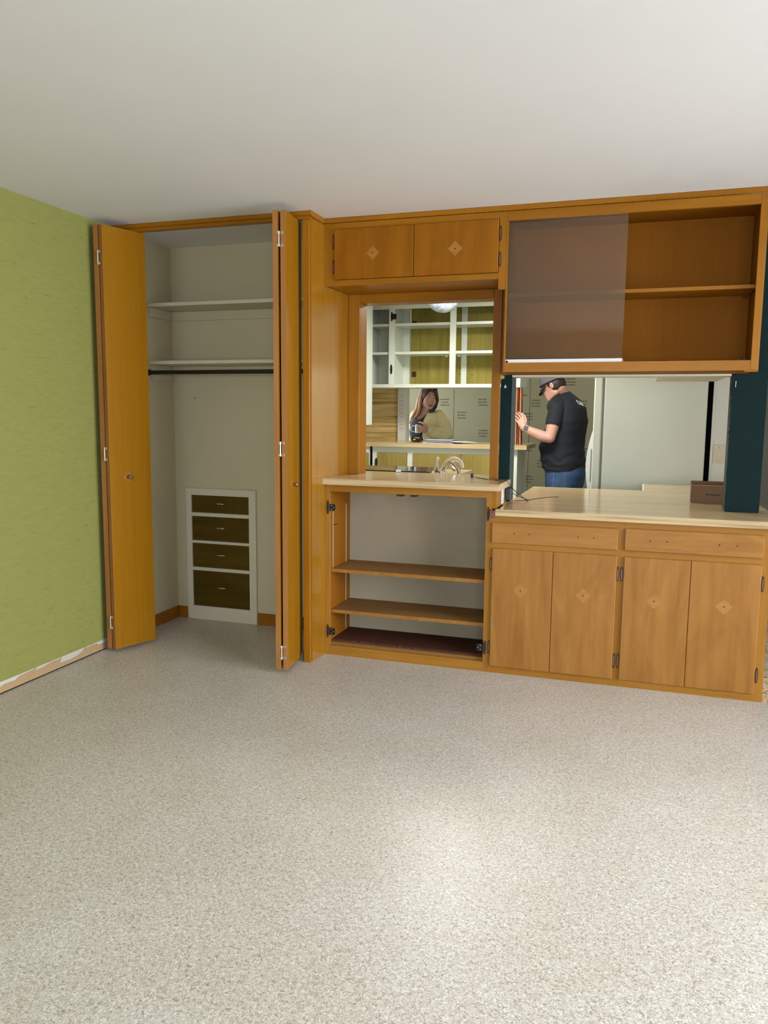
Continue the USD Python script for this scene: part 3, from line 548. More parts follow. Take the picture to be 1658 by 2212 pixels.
for x, z in ((0.9695, 0.599), (0.9685, 0.139), (1.6215, 0.592), (1.6405, 0.592), (1.6215, 0.136), (1.6405, 0.136), (2.2945, 0.591), (2.2945, 0.134)): face_hinge(bc, x, z, 0.078, 0.0135)

# worktops
c1 = thing('countertop', 'higher wood-grain laminate counter under the kitchen pass-through', 'countertop', (0.5, 0.2, 1.0))
m = trimesh.creation.extrude_polygon(Polygon([(0.0095, -0.0285), (1.006, -0.0285), (1.006, 0.3325), (0.9365, 0.3325), (0.9365, 0.60), (0.0315, 0.60), (0.0315, 0.3325)]), 0.0355, engine='earcut'); m.apply_translation((0, 0, 0.994)); part('top', m, 'lam', c1)
part('edge_band', bx(0.0085, 1.0065, -0.031, -0.0287, 0.993, 1.0290, 0.0005), 'lamedge', c1, 'paler edge band'); part('edge_band', bx(1.0062, 1.009, -0.0287, 0.3325, 0.993, 1.0290, 0.0005), 'lamedge', c1)
c2 = thing('countertop', 'lower wood-grain laminate counter over the long base cabinet', 'countertop', (1.66, 0.6, 0.87))
top2 = Polygon([(0.990, -0.0285), (2.357, -0.0285), (2.357, 2.0 - 0.05), (1.735, 1.95), (1.735, 1.38), (1.002, 1.38), (1.002, 0.0), (0.990, 0.0)])
m = trimesh.creation.extrude_polygon(top2, 0.034, engine='earcut'); m.apply_translation((0, 0, 0.864))
part('top', m, 'lam', c2)
part('edge_band', bx(0.990, 2.3572, -0.031, -0.0287, 0.8635, 0.8978, 0.0005), 'lamedge', c2, 'paler edge band'); part('edge_band', bx(2.3572, 2.3598, -0.0287, 1.95, 0.8635, 0.8978, 0.0005), 'lamedge', c2)
part('back_lip', bx(1.002, 1.735, 1.381, 1.393, 0.864, 0.8975), 'soffit', c2); part('back_lip', bx(1.724, 1.7345, 1.394, 1.95, 0.864, 0.8975), 'soffit', c2)
part('leg', bx(1.80, 2.30, 1.5, 1.9, 0, 0.8635), 'kwhite', c2)

# ---------------------------------------------------------------- kitchen
pn = thing('peninsula', 'white kitchen peninsula with pale birch doors seen through the pass-through', 'cabinet', (0.0, 3.2, 0))
PY = 2.95
for a, b in ((-0.722, -0.672), (-0.376, -0.322), (0.600, 0.65)): part('stile', bx(a, b, PY, PY + 0.02, 0.1, 1.0845), 'kwhite', pn)
for a, b in ((-0.672, -0.376), (-0.322, 0.600)):
    part('rail', bx(a, b, PY, PY + 0.02, 1.030, 1.0845), 'kwhite', pn); part('rail', bx(a, b, PY, PY + 0.02, 0.1, 0.14), 'kwhite', pn)
part('carcass', bx(-0.722, 0.63, PY + 0.025, 3.5, 0.0, 1.0845), 'kwhite', pn)
for i, (a, b) in enumerate(((-0.669, -0.379), (-0.319, 0.133), (0.137, 0.597))):
    d = part('door', bx(a, b, PY - 0.012, PY - 0.0002, 0.145, 1.028, 0.002), 'birch', pn)
for x, z in ((-0.683, 0.93), (-0.683, 0.30)): part('hinge', plate(oval(x, z, 0.022, 0.085), PY - 0.001, 0.008), 'bronze', pn)
part('end_panel', bx(0.6305, 0.65, PY + 0.021, 3.5, 0.0, 1.0845), 'kwhite', pn)
c3 = thing('countertop', 'bar-height wood-grain counter of the kitchen peninsula', 'countertop', (0, 3.2, 1.085))
part('top', cat(bx(-0.722, 0.735, 2.905, 3.549, 1.0855, 1.124), bx(-1.398, -0.7225, 2.1, 3.549, 1.0855, 1.124)), 'lam', c3)
part('edge_band', bx(-0.722, 0.737, 2.902, 2.9048, 1.085, 1.1235), 'lamedge', c3); part('edge_band', bx(0.7352, 0.7375, 2.905, 3.549, 1.085, 1.1235), 'lamedge', c3)
part('edge_band', bx(-0.7222, -0.7195, 2.1, 2.9018, 1.085, 1.1235), 'lamedge', c3)
lr = thing('kitchen_base_cabinet', 'white base cabinet run along the left kitchen wall with one drawer', 'cabinet', (-1.1, 2.6, 0))
part('carcass', bx(-1.398, -0.765, 2.12, 2.949, 0, 1.0845), 'kwhite', lr)
part('face_frame', cat(bx(-0.7645, -0.745, 2.12, 2.18, 0.1, 1.084), bx(-0.7645, -0.745, 2.89, 2.949, 0.1, 1.084), bx(-0.7645, -0.745, 2.18, 2.89, 1.03, 1.084), bx(-0.7645, -0.745, 2.18, 2.89, 0.78, 0.83), bx(-0.7645, -0.745, 2.18, 2.89, 0.1, 0.14)), 'kwhite', lr)
d = part('drawer', bx(-0.7445, -0.733, 2.185, 2.885, 0.835, 1.026, 0.002), 'birch', lr); part('handle', cyl((-0.722, 2.45, 0.93), (-0.722, 2.62, 0.93), 0.006), 'blackmetal', d)
d = part('door', bx(-0.7445, -0.733, 2.185, 2.885, 0.145, 0.776, 0.002), 'birch', lr)
# hanging cabinet over the peninsula
uc = thing('kitchen_cabinet', 'open white kitchen cabinet hanging over the peninsula with olive plywood back', 'cabinet', (0, 3.15, 1.63))
UY, UB = 3.0, 3.30
for a, b in ((-0.80, -0.757), (-0.585, -0.530), (-0.002, 0.054), (0.590, 0.65)): part('stile', bx(a, b, UY, UY + 0.02, 1.636, H), 'kwhite', uc)
for a, b in ((-0.757, -0.585), (-0.530, -0.002), (0.054, 0.590)):
    part('rail', bx(a, b, UY, UY + 0.02, 1.636, 1.668), 'kwhite', uc); part('rail', bx(a, b, UY, UY + 0.02, 2.356, H), 'kwhite', uc)
part('bottom', bx(-0.80, 0.65, UY + 0.0205, UB + 0.03, 1.6362, 1.655), 'kwhite', uc)
part('side', bx(-0.80, -0.782, UY + 0.0205, UB, 1.6555, H), 'kwhite', uc); part('side', bx(0.632, 0.65, UY + 0.0205, UB + 0.14, 1.6362 + 0.0193, H), 'kwhite', uc)
part('partition', bx(-0.549, -0.531, UY + 0.0205, UB, 1.6555, H), 'kwhite', uc)
part('back', bx(-0.80, -0.54, UB, UB + 0.012, 1.6555, H), 'kwhite', uc, 'white back panel')
for a, b in ((-0.80, -0.472), (0.036, 0.090), (0.598, 0.6315)): part('back_stile', bx(a, b, UB + 0.013, UB + 0.03, 1.6555, H), 'kwhite', uc) if a > -0.5 else part('back_stile', bx(-0.5395, b, UB, UB + 0.03, 1.6555, H), 'kwhite', uc)
part('back_rail', bx(-0.471, 0.597, UB + 0.013, UB + 0.03, 2.398, H), 'kwhite', uc)
for a, b in ((-0.468, 0.060), (0.066, 0.5975)):
    d = part('rear_door', bx(a, b, UB + 0.031, UB + 0.045, 1.66, 2.40, 0.001), 'olive', uc, 'olive plywood inner face of the far doors')
for z in (2.203, 1.944):
    part('shelf', bx(-0.781, -0.5495, UY + 0.022, UB - 0.001, z, z + 0.022), 'kwhite', uc); part('shelf', bx(-0.5305, 0.6095, UY + 0.022, UB - 0.001, z, z + 0.024), 'kwhite', uc)
hh = part('hinge', cat(plate(oval(-0.558, 2.288, 0.016, 0.088), UY, 0.007), bx(-0.552, -0.512, UY - 0.008, UY - 0.004, 2.262, 2.312)), 'blackmetal', uc)
part('hinge', plate(oval(-0.558, 1.805, 0.018, 0.088), UY, 0.007), 'blackmetal', uc)
for x, z in ((-0.43, 2.255), (-0.43, 1.775)): part('far_hinge', bx(x - 0.022, x + 0.018, UB + 0.020, UB + 0.030, z - 0.025, z + 0.025), 'bronze', uc)
for x in (-0.09, 0.085, 0.03): part('catch', bx(x - 0.012, x + 0.012, UB - 0.06, UB - 0.03, 1.930, 1.9438), 'whiteplastic', uc)
part('catch', bx(-0.62, -0.59, 3.12, 3.14, 1.930, 1.9438), 'blackmetal', uc)
for x in (0.02, 0.14):
    for z in (1.83, 1.77): part('screw_hole', dot(x, z, UB + 0.0308, 0.005), 'hole', uc)
# wall cabinet end at the left
lc = thing('kitchen_cabinet', 'tall white wall cabinet end just inside the pass-through jamb', 'cabinet', (-0.9, 2.4, 1.28))
part('body', bx(-1.398, -0.672, 2.0, 2.72, 1.291, H), 'kwhite', lc); part('stile', bx(-0.6718, -0.65, 2.60, 2.72, 1.291, H), 'kwhite', lc); part('stile', bx(-0.6718, -0.65, 2.0, 2.06, 1.291, H), 'kwhite', lc); part('rail', bx(-0.6718, -0.65, 2.06, 2.60, 1.291, 1.33), 'kwhite', lc); part('door', bx(-0.6718, -0.655, 2.064, 2.596, 1.334, 2.42), 'kwhite', lc)
bp_ = part('backsplash_panel', bx(-1.398, -0.649, 3.540, 3.5495, 1.1245, 1.70), 'zebra', None)
tag(bp_, 'zebra-grain wood laminate backsplash left of the woman', 'backsplash')
# lamp
lp = thing('ceiling_lamp', 'round frosted glass ceiling lamp in the kitchen', 'lamp', (0.065, 2.45, 2.43))
part('base', lathe([(0, 0), (0.11, 0), (0.11, 0.02), (0, 0.02)], (0.065, 2.45, 2.42)), 'whiteplastic', lp)
pr = [(0.0, 2.237)] + [(0.155 * math.sin(t), 2.40 - 0.163 * math.cos(t)) for t in np.linspace(0.12, math.pi / 2, 14)] + [(0.155, 2.419), (0, 2.419)]
part('shade', lathe(pr, (0.065, 2.45, 0)), 'frost', lp, smooth=50)
# cooktop just behind the sill
kb = thing('kitchen_counter', 'kitchen counter with black glass cooktop just behind the pass-through sill', 'counter', (0.1, 0.85, 0))
part('body', bx(-0.55, 0.62, 0.61, 1.10, 0.0, 0.985), 'kwhite', kb); part('top', bx(-0.55, 0.63, 0.6005, 1.12, 0.9855, 1.020), 'lam', kb)
ck = thing('cooktop', 'black glass cooktop behind the pass-through sill', 'cooktop', (0.1, 0.85, 1.02))
part('glass', bx(-0.35, 0.455, 0.63, 1.06, 1.026, 1.034, 0.002), 'glassblack', ck); part('tray', bx(-0.33, 0.44, 0.65, 1.04, 1.0202, 1.0258), 'blackmetal', ck)
part('vent_rail', bx(-0.15, -0.12, 0.66, 1.03, 1.0342, 1.046, 0.002), 'blackmetal', ck)
part('button', bx(0.200, 0.218, 0.93, 0.945, 1.0342, 1.036), 'yellow', ck, 'yellow mark')
sp = thing('sink_sprayer', 'coiled cream hose and chrome sprayer lying behind the sill', 'sprayer', (0.55, 0.7, 1.02))
part('hose', cat(tube([(0.500, .70, 1.022), (0.525, .70, 1.075), (0.560, .70, 1.112), (0.605, .70, 1.120), (0.640, .70, 1.100), (0.650, .70, 1.060)], 0.0075), tube([(0.520, .715, 1.022), (0.548, .715, 1.070), (0.580, .715, 1.098), (0.62, .715, 1.094), (0.636, .715, 1.06)], 0.005)), 'hose', sp, smooth=60)
part('sprayer_head', cat(lathe([(0, 0), (0.016, 0), (0.022, 0.02), (0.022, 0.05), (0.012, 0.07), (0, 0.072)], (0.612, .69, 1.045), (-0.6, 0, 0.55)), cyl((0.627, .70, 1.0201), (0.622, .69, 1.055), 0.012)), 'chrome', sp, smooth=50)
part('lever', cat(tube([(0.452, .72, 1.022), (0.470, .72, 1.062), (0.482, .72, 1.110)], [0.005, 0.006, 0.011]), tube([(0.497, .725, 1.022), (0.484, .725, 1.06), (0.481, .725, 1.085)], 0.005), trimesh.creation.icosphere(2, 0.011).apply_translation((0.483, .72, 1.113))), 'hose', sp, 'cream plastic lever', smooth=60)
part('collar', cat(cyl((0.452, .71, 1.0202), (0.452, .71, 1.034), 0.02), cyl((0.515, .71, 1.0202), (0.515, .71, 1.034), 0.024)), 'chrome', sp, smooth=40)
wc = tube([(0.255, 0.565, 1.0375), (0.285, 0.575, 1.0375)], 0.0078, 14, 1)
single('white_cap', wc, 'whiteplastic', 'small white plastic cap on the back of the higher counter', 'cap', smooth=40)
# refrigerator
fr = thing('refrigerator', 'white refrigerator seen from the side behind the lower counter', 'refrigerator', (1.78, 2.35, 0))
part('body', bx(1.427, 2.140, 2.0, 2.72, 0.03, 1.78, 0.006), 'fridge', fr)
part('gasket', bx(1.411, 1.4265, 2.008, 2.712, 0.06, 1.775), 'gasket', fr)
part('door', bx(1.352, 1.4105, 2.0, 2.72, 0.06, 1.78, 0.008), 'fridge', fr)
hpts = [(0, 0)] ; a = np.linspace(0, math.pi, 24)
prof = [(1.352 - 0.044 * math.sin(t) ** 0.9, 1.29 - 0.56 * (t / math.pi)) for t in a]
pl = Polygon([(x, z) for x, z in prof] + [(1.351, 0.735), (1.351, 1.285)])
hm = plate(pl.buffer(0), 2.09, 0.05); part('handle', hm, 'fridgedoor', fr, 'long bowed white handle')
part('handle_grip', bx(1.3425, 1.3515, 2.035, 2.0395, 0.89, 1.14), 'gasket', fr)
part('rear_grille', bx(2.1405, 2.176, 2.06, 2.70, 0.03, 1.78), 'matteblack', fr, 'black rear grille')
part('foot', cat(*[cyl((x, y, -0.0009), (x, y, 0.03), 0.02) for x in (1.5, 2.08) for y in (2.08, 2.64)]), 'blackplastic', fr)
oc = thing('over_counter_cabinet', 'cream cabinet underside hanging over the lower counter', 'cabinet', (2.0, 0.85, 1.62))
part('body', bx(1.77, 2.135, 0.487, 1.28, 1.612, H), 'soffit', oc)
br = thing('shelf_bracket', 'small white triangular bracket under the cream soffit', 'bracket', (1.765, 0.8, 1.6))
m = trimesh.creation.extrude_polygon(Polygon([(1.752, 1.6115), (1.768, 1.6115), (1.752, 1.588)]), 0.05, engine='earcut'); v = m.vertices; m.vertices = np.c_[v[:, 0], 0.75 + v[:, 2], v[:, 1]]; m.invert() if m.volume < 0 else None
part('plate', m, 'white', br); part('flange', bx(1.7695, 1.8, 0.74, 0.81, 1.606, 1.6118), 'beigeplastic', br)
op = thing('wall_plate', 'beige blank wall plate on the white wall beside the refrigerator', 'wall plate', (2.235, 2.05, 1.12))
part('plate', bx(2.198, 2.276, 2.044, 2.0498, 1.058, 1.190, 0.002), 'beigeplastic', op)
for z in (1.075, 1.172): part('screw', dot(2.237, z, 2.044, 0.004), 'brass', op)
cp = thing('copper_pipe', 'left copper pipe standing on the peninsula end that the man touches', 'pipe', (0.61, 3.06, 1.124))
part('tube', cyl((0.612, 3.06, 1.1245), (0.612, 3.06, 1.6358), 0.019, 24), 'copper', cp, smooth=40); part('coupling', cyl((0.612, 3.06, 1.59), (0.612, 3.06, 1.62), 0.0215, 24), 'copper', cp, smooth=40)
cp = thing('copper_pipe', 'right copper pipe standing on the peninsula end', 'pipe', (0.645, 3.085, 1.124))
part('tube', cyl((0.647, 3.10, 1.1245), (0.640, 3.10, 1.6358), 0.0205, 24), 'copper', cp, smooth=40); part('coupling', cyl((0.6465, 3.10, 1.16), (0.6461, 3.10, 1.19), 0.023, 24), 'copper', cp, smooth=40)

# ---------------------------------------------------------------- small things on the counters
bxx = thing('cardboard_box', 'open shallow brown cardboard box beside the wide teal stub', 'box', (2.1, 0.75, 0.898))
X0, X1, Y0, Y1, Z0, Z1 = 1.992, 2.26, 0.715, 0.835, 0.8985, 1.0
part('bottom', bx(X0, X1, Y0, Y1, Z0, Z0 + 0.003), 'cardboard', bxx)
part('front', bx(X0, X1, Y0, Y0 + 0.004, Z0 + 0.0031, Z1), 'cardboard', bxx); part('back', bx(X0, X1, Y1 - 0.004, Y1, Z0 + 0.0031, Z1 + 0.018), 'cardboard', bxx)
for a in ((X0, X0 + 0.004), (X1 - 0.004, X1)): part('side', bx(a[0], a[1], Y0 + 0.0041, Y1 - 0.0041, Z0 + 0.0031, Z1 + 0.006), 'cardboard', bxx)
part('rim', bx(X0, X1, Y0 - 0.0005, Y0 + 0.006, Z1 + 0.0001, Z1 + 0.003), 'inlay', bxx, 'paler cut edge')
ink = [plate([(2.071, 0.957), (2.080, 0.957), (2.083, 0.949), (2.075, 0.943), (2.068, 0.949)], Y0, 0.0006)]
random.seed(5); x = 2.089
for i in range(9):
    h = 0.007 + 0.004 * (i % 3 == 0); ink.append(plate([(x, 0.9525 - h), (x + 0.0042, 0.9525 - h), (x + 0.0042, 0.9525), (x, 0.9525)], Y0, 0.0006)); x += 0.0062
part('printed_mark', cat(*ink), 'cardink', bxx, 'small black printed mark')
ol = thing('outlet', 'white outlet plate on the riser between the two counters', 'outlet', (0.99, 0.2, 0.94))
part('plate', bx(0.9885, 0.993, 0.150, 0.226, 0.9045, 0.9905, 0.002), 'whiteplastic', ol)
part('receptacle', cat(bx(0.9931, 0.996, 0.172, 0.204, 0.912, 0.940, 0.002), bx(0.9931, 0.996, 0.172, 0.204, 0.952, 0.980, 0.002)), 'beigeplastic', ol)
ch = thing('charger', 'black plug charger in the outlet with its cord running onto the higher counter', 'charger', (1.01, 0.24, 0.94))
part('adapter', bx(0.9965, 1.030, 0.228, 0.262, 0.918, 0.992, 0.005), 'blackplastic', ch)
part('plug', bx(0.775, 0.789, 0.345, 0.37, 1.0298, 1.054, 0.004), 'blackplastic', ch, 'black connector at the cord end')
cord = tube([(0.789, 0.357, 1.040), (0.82, 0.33, 1.0325), (0.88, 0.27, 1.0318), (0.955, 0.225, 1.0318), (1.000, 0.225, 1.034), (1.016, 0.232, 1.015), (1.040, 0.27, 0.975), (1.075, 0.33, 0.935), (1.095, 0.40, 0.905), (1.085, 0.47, 0.903), (1.06, 0.45, 0.915), (1.035, 0.33, 0.945), (1.029, 0.262, 0.960)], 0.0021, 8, 10)
part('cord', cord, 'blackplastic', ch, smooth=60)
lead = tube([(1.03, 0.40, 0.9008), (1.10, 0.50, 0.9006), (1.15, 0.62, 0.9006), (1.24, 0.72, 0.9006)], 0.0016, 8, 10)
single('loose_wire', lead, 'bronze', 'thin loose wire lying on the lower counter near the narrow teal stub', 'wire', smooth=60)
# things on the peninsula
tp = thing('tape_measure', 'black and yellow tape measure on the peninsula in front of the woman', 'tape measure', (-0.36, 3.2, 1.125))
part('case', bx(-0.405, -0.315, 3.18, 3.225, 1.1245, 1.176, 0.012), 'blackplastic', tp); part('stripe', bx(-0.375, -0.325, 3.176, 3.1798, 1.162, 1.168, 0.001), 'yellow', tp); part('badge', bx(-0.388, -0.365, 3.176, 3.1798, 1.142, 1.152, 0.001), 'yellow', tp)
pp = thing('paper_sheets', 'loose white papers and a slate folder on the peninsula counter', 'papers', (-0.05, 3.2, 1.125))
def sheet(x, y, w_, h, a, z, t, m, tilt=0):
    b = bx(x - w_ / 2, x + w_ / 2, y - h / 2, y + h / 2, z, z + t); b = rot(b, a, (0, 0, 1), (x, y, z))
    return part('sheet' if m == 'sheet' else 'folder', rot(b, tilt, (1, 0, 0), (x, y - h / 2, z)) if tilt else b, m, pp)
sheet(-0.12, 3.15, 0.30, 0.22, 8, 1.1245, 0.002, 'sheet'); sheet(-0.08, 3.18, 0.30, 0.22, -4, 1.1268, 0.008, 'folder'); sheet(-0.12, 3.24, 0.28, 0.20, 3, 1.1351, 0.004, 'sheet'); sheet(-0.13, 3.25, 0.27, 0.19, -6, 1.1393, 0.006, 'folder'); sheet(-0.14, 3.25, 0.26, 0.18, 2, 1.1455, 0.003, 'sheet'); sheet(0.10, 3.12, 0.20, 0.26, 35, 1.1352, 0.002, 'sheet')

# ---------------------------------------------------------------- people
MF = m3.Manifold
def U(v): v = np.array(v, float); return v / np.linalg.norm(v)
def sph(p, r, n=16): return MF.sphere(float(r), n).translate(tuple(map(float, p)))
def ell(p, ax, rad, n=28):
    A = np.array([np.array(U(a)) * r for a, r in zip(ax, rad)]).T
    return MF.sphere(1.0, n).transform(np.c_[A, np.array(p, float)])
def chain(pts, rs, n=16): return [MF.batch_hull([sph(a, r, n), sph(b, s, n)]) for a, b, r, s in zip(pts[:-1], pts[1:], rs[:-1], rs[1:])]
def ring(c, f, l, a, b, z, n=28):
    t = np.linspace(0, 2 * math.pi, n, endpoint=False); f, l = U((*f, 0)), U((*l, 0))
    return np.array([np.array((c[0], c[1], z)) + f * a * np.sign(math.cos(x)) * abs(math.cos(x)) ** 0.85 + l * b * np.sign(math.sin(x)) * abs(math.sin(x)) ** 0.85 for x in t])
def loft(secs, f, l): return [MF.hull_points(np.vstack([ring(c, f, l, a, b, z), ring(c2, f, l, a2, b2, z2)])) for (z, c, a, b), (z2, c2, a2, b2) in zip(secs[:-1], secs[1:])]
def calm(t, it):
    v0 = np.array(t.vertices); trimesh.smoothing.filter_taubin(t, lamb=0.5, nu=0.53, iterations=it); v = np.array(t.vertices)
    bad = ~(np.linalg.norm(v - v0, axis=1) < 0.02); v[bad] = v0[bad]; t.vertices = v
def fuse(ms, L=0.01, it=12):
    m = MF.batch_boolean(ms, m3.OpType.Add).refine_to_length(L); t = tm(m); t.merge_vertices()
    if it: calm(t, it)
    return t
def hand(wrist, d, n, s, curl=35, thumb=1.0, r=0.0085, size=1.0):
    """Palm and five fingers: d along the hand, n out of the palm, s towards the thumb."""
    wrist, d, n, s = np.array(wrist, float), U(d), U(n), U(s); k = size
    o = [MF.batch_hull([sph(wrist, 0.024 * k), sph(wrist + d * 0.03 * k + s * 0.022 * k, 0.014 * k), sph(wrist + d * 0.03 * k - s * 0.022 * k, 0.014 * k), sph(wrist + d * 0.082 * k + s * 0.030 * k, 0.0105 * k), sph(wrist + d * 0.076 * k - s * 0.030 * k, 0.0095 * k)])]
    for i, (off, ln) in enumerate(((0.029, 0.92), (0.010, 1.0), (-0.010, 0.94), (-0.029, 0.76))):
        p = wrist + d * (0.080 - 0.003 * abs(i - 1)) * k + s * off * k; pts = [p]; ang = 0
        for seg, c in ((0.044, curl), (0.027, curl * 1.1), (0.021, curl * 0.7)):
            ang += math.radians(c); p = p + (d * math.cos(ang) + n * math.sin(ang) + s * 0.05 * (1.5 - i)) * seg * ln * k; pts.append(p)
        o += chain(pts, [r * 1.08 * k, r * k, r * 0.93 * k, r * 0.8 * k], 12)
    t0 = wrist + d * 0.022 * k + s * 0.024 * k
    o += chain([t0, t0 + (d * 0.5 + s * 0.75 + n * 0.4 * thumb) * 0.036 * k, t0 + (d * 0.95 + s * 0.85 + n * 1.0 * thumb) * 0.048 * k, t0 + (d * 1.4 + s * 0.75 + n * 1.5 * thumb) * 0.056 * k], [0.0145 * k, 0.0115 * k, 0.0105 * k, 0.0085 * k], 12)
    return o
def onto(mesh_, d, base, spots, lift=0.002):
    """Lay flat points (u, z) on the side of mesh_ that faces d."""
    from scipy.spatial import cKDTree
    d = U(d); rgt = U(np.cross((0, 0, 1), d)); v = np.array(mesh_.vertices); nrm = np.array(mesh_.vertex_normals); k = nrm @ d > 0.05; v = v[k] - base
    tree = cKDTree(np.c_[v @ rgt, v[:, 2]]); dep = v @ d
    dist, idx = tree.query(spots, k=6); w_ = 1 / (dist + 1e-4); w_ /= w_.sum(1)[:, None]
    return base + rgt * spots[:, :1] + np.array((0, 0, 1.0)) * spots[:, 1:2] + d * ((dep[idx] * w_).sum(1) + lift)[:, None]

# --- the man
man = thing('person', 'person in black t-shirt, gray cap and jeans with back half turned, touching a copper pipe', 'person', (1.02, 3.22, 0))
F, LF = (-0.94, 0.34), (-0.34, -0.94)
def mc(fwd): return (1.035 + F[0] * fwd, 3.22 + F[1] * fwd)
tors = [(0.895, mc(-0.005), 0.172, 0.205), (0.97, mc(0.005), 0.186, 0.212), (1.10, mc(0.025), 0.192, 0.215), (1.20, mc(0.012), 0.182, 0.215), (1.34, mc(-0.035), 0.152, 0.212), (1.46, mc(-0.030), 0.135, 0.195), (1.53, mc(-0.010), 0.108, 0.150), (1.58, mc(0.022), 0.080, 0.098), (1.607, mc(0.036), 0.062, 0.072)]
c0 = np.array((0.922, 3.18, 1.668)); hf, hu, hl = U((-0.84, 0.208, -0.5)), U((-0.485, 0.12, 0.866)), U(np.cross(U((-0.485, 0.12, 0.866)), U((-0.84, 0.208, -0.5))))
shL, elL, wrL = np.array((0.972, 3.035, 1.450)), np.array((0.930, 2.965, 1.192)), np.array((0.698, 2.975, 1.276))
shR, elR, wrR = np.array((1.115, 3.39, 1.450)), np.array((1.09, 3.45, 1.19)), np.array((0.98, 3.34, 1.10))
neck = np.array((1.022, 3.215, 1.57))
def leg(y, x): return chain([(1.03, 3.22 + y * 0.8, 0.90), (1.01 + x, 3.22 + y, 0.50), (1.045 + x, 3.22 + y, 0.10)], [0.085, 0.062, 0.042])
skin = [ell(c0, (hf, hl, hu), (0.108, 0.081, 0.102)), MF.batch_hull([sph(c0 + hf * 0.060 - hu * 0.02, 0.058), sph(c0 + hf * 0.084 - hu * 0.100 + hl * 0.016, 0.026), sph(c0 + hf * 0.084 - hu * 0.100 - hl * 0.016, 0.026), sph(c0 - hf * 0.005 - hu * 0.085 + hl * 0.05, 0.026), sph(c0 - hf * 0.005 - hu * 0.085 - hl * 0.05, 0.026)])]
skin += [MF.batch_hull([sph(c0 + hf * 0.100 + hu * 0.012, 0.010), sph(c0 + hf * 0.124 - hu * 0.034, 0.013), sph(c0 + hf * 0.098 - hu * 0.044, 0.018)]), MF.batch_hull([sph(c0 + hf * 0.102 - hu * 0.068, 0.010), sph(c0 + hf * 0.100 - hu * 0.080, 0.011)])]
skin += chain([neck + (-0.005, 0, -0.06), neck + (-0.030, -0.005, 0.025), c0 - hf * 0.030 - hu * 0.050], [0.070, 0.066, 0.066])
for sgn in (1, -1):
    e = c0 + hl * 0.082 * sgn - hf * 0.004 - hu * 0.018
    skin.append(MF.batch_hull([ell(e, (hf, hl, hu), (0.017, 0.007, 0.030)), ell(e + hl * 0.010 * sgn - hf * 0.008, (hf, hl, hu), (0.013, 0.006, 0.026))]) - ell(e + hl * 0.018 * sgn + hf * 0.002, (hf, hl, hu), (0.009, 0.008, 0.017)))
skin += loft([(z, c, a - 0.03, b - 0.03) for z, c, a, b in tors], F, LF)
skin += chain([shL, (shL + elL) / 2 + (0.004, 0, 0), elL, elL * 0.7 + wrL * 0.3 + (0, 0, -0.012), wrL], [0.058, 0.058, 0.047, 0.051, 0.031])
skin += chain([shR, elR, elR * 0.7 + wrR * 0.3, wrR], [0.058, 0.047, 0.049, 0.031])
skin += leg(-0.105, -0.01) + leg(0.105, 0.03)
skin += hand(wrL, (-0.42, 0.16, 0.90), (-0.55, 0.75, -0.1), (0.5, 0.1, 0.5), curl=26, thumb=0.7)
skin += hand(wrR, (-0.9, 0.2, -0.25), (0.0, 0.3, -0.9), (0.2, 0.95, 0.2), curl=38, size=0.95)
bm = fuse(skin, 0.009, 10); part('body', bm, 'skin', man, smooth=True)
sh = loft(tors, F, LF)
sh += [MF.batch_hull([sph(shL + (0.0, 0.012, 0.0), 0.074), sph(shL * 0.55 + elL * 0.45 + (0.002, 0, -0.008), 0.073)]), MF.batch_hull([sph(shR, 0.074), sph(shR * 0.55 + elR * 0.45, 0.072)])]
sh += [MF.batch_hull([sph(shL + (0.0, 0.01, 0.0), 0.072), sph((0.945, 3.05, 1.468), 0.062), sph((0.975, 3.16, 1.525), 0.062), sph(neck + (0.0, -0.02, -0.045), 0.072)]), MF.batch_hull([sph(shR, 0.072), sph(neck + (0.02, 0.02, -0.055), 0.072)])]
n_ = U(elL - shL); cutc = shL * 0.55 + elL * 0.45 + n_ * 0.018
shirt = MF.batch_boolean(sh, m3.OpType.Add).trim_by_plane((0, 0, 1), 0.898)
slab = MF.cube((0.34, 0.34, 0.2), True); T = np.array(trimesh.geometry.align_vectors((0, 0, 1), n_))
armcut = MF.batch_hull([sph(cutc + n_ * 0.09, 0.10), sph(cutc + n_ * 0.11, 0.10)]); armcut = armcut.trim_by_plane(tuple(n_), float(cutc @ n_))
st = tm((shirt - (armcut - MF.batch_boolean(loft(tors, F, LF), m3.OpType.Add))).refine_to_length(0.012)); st.merge_vertices(); calm(st, 8)
v = np.array(st.vertices); nn = np.array(st.vertex_normals)
fold = np.sin(v[:, 2] * 62 + 5 * v[:, 0] + 9 * meshkit.noise(v * 9, 3)) * meshkit.noise(v * 6, 8)
v += nn * (0.007 * fold * np.clip((1.25 - v[:, 2]) / 0.3, 0.2, 1))[:, None]
st.vertices = v
tee = part('t_shirt', st, 'tshirt', man, smooth=True)
base = np.array((1.06, 3.21, 1.515)); tx = meshkit.text_mesh('C&B', 0.038, 0.001, True); tx = tx.subdivide_to_size(0.01); p = np.array(tx.vertices)
p2 = np.c_[p[:, 0] - 0.055, p[:, 1] - 0.022 - 0.2 * (p[:, 0] - 0.0)]
tx.vertices = onto(st, (0.94, -0.34, 0.0), base, p2, 0.0025) + np.outer(p[:, 2], (0.94, -0.34, 0)); part('lettering', tx, 'whiteplastic', tee, 'white lettering on the back')
je = [ring_ for ring_ in loft([(0.955, mc(-0.005), 0.168, 0.190), (0.86, mc(-0.02), 0.172, 0.192), (0.76, mc(-0.015), 0.160, 0.190), (0.72, mc(-0.01), 0.150, 0.185)], F, LF)]
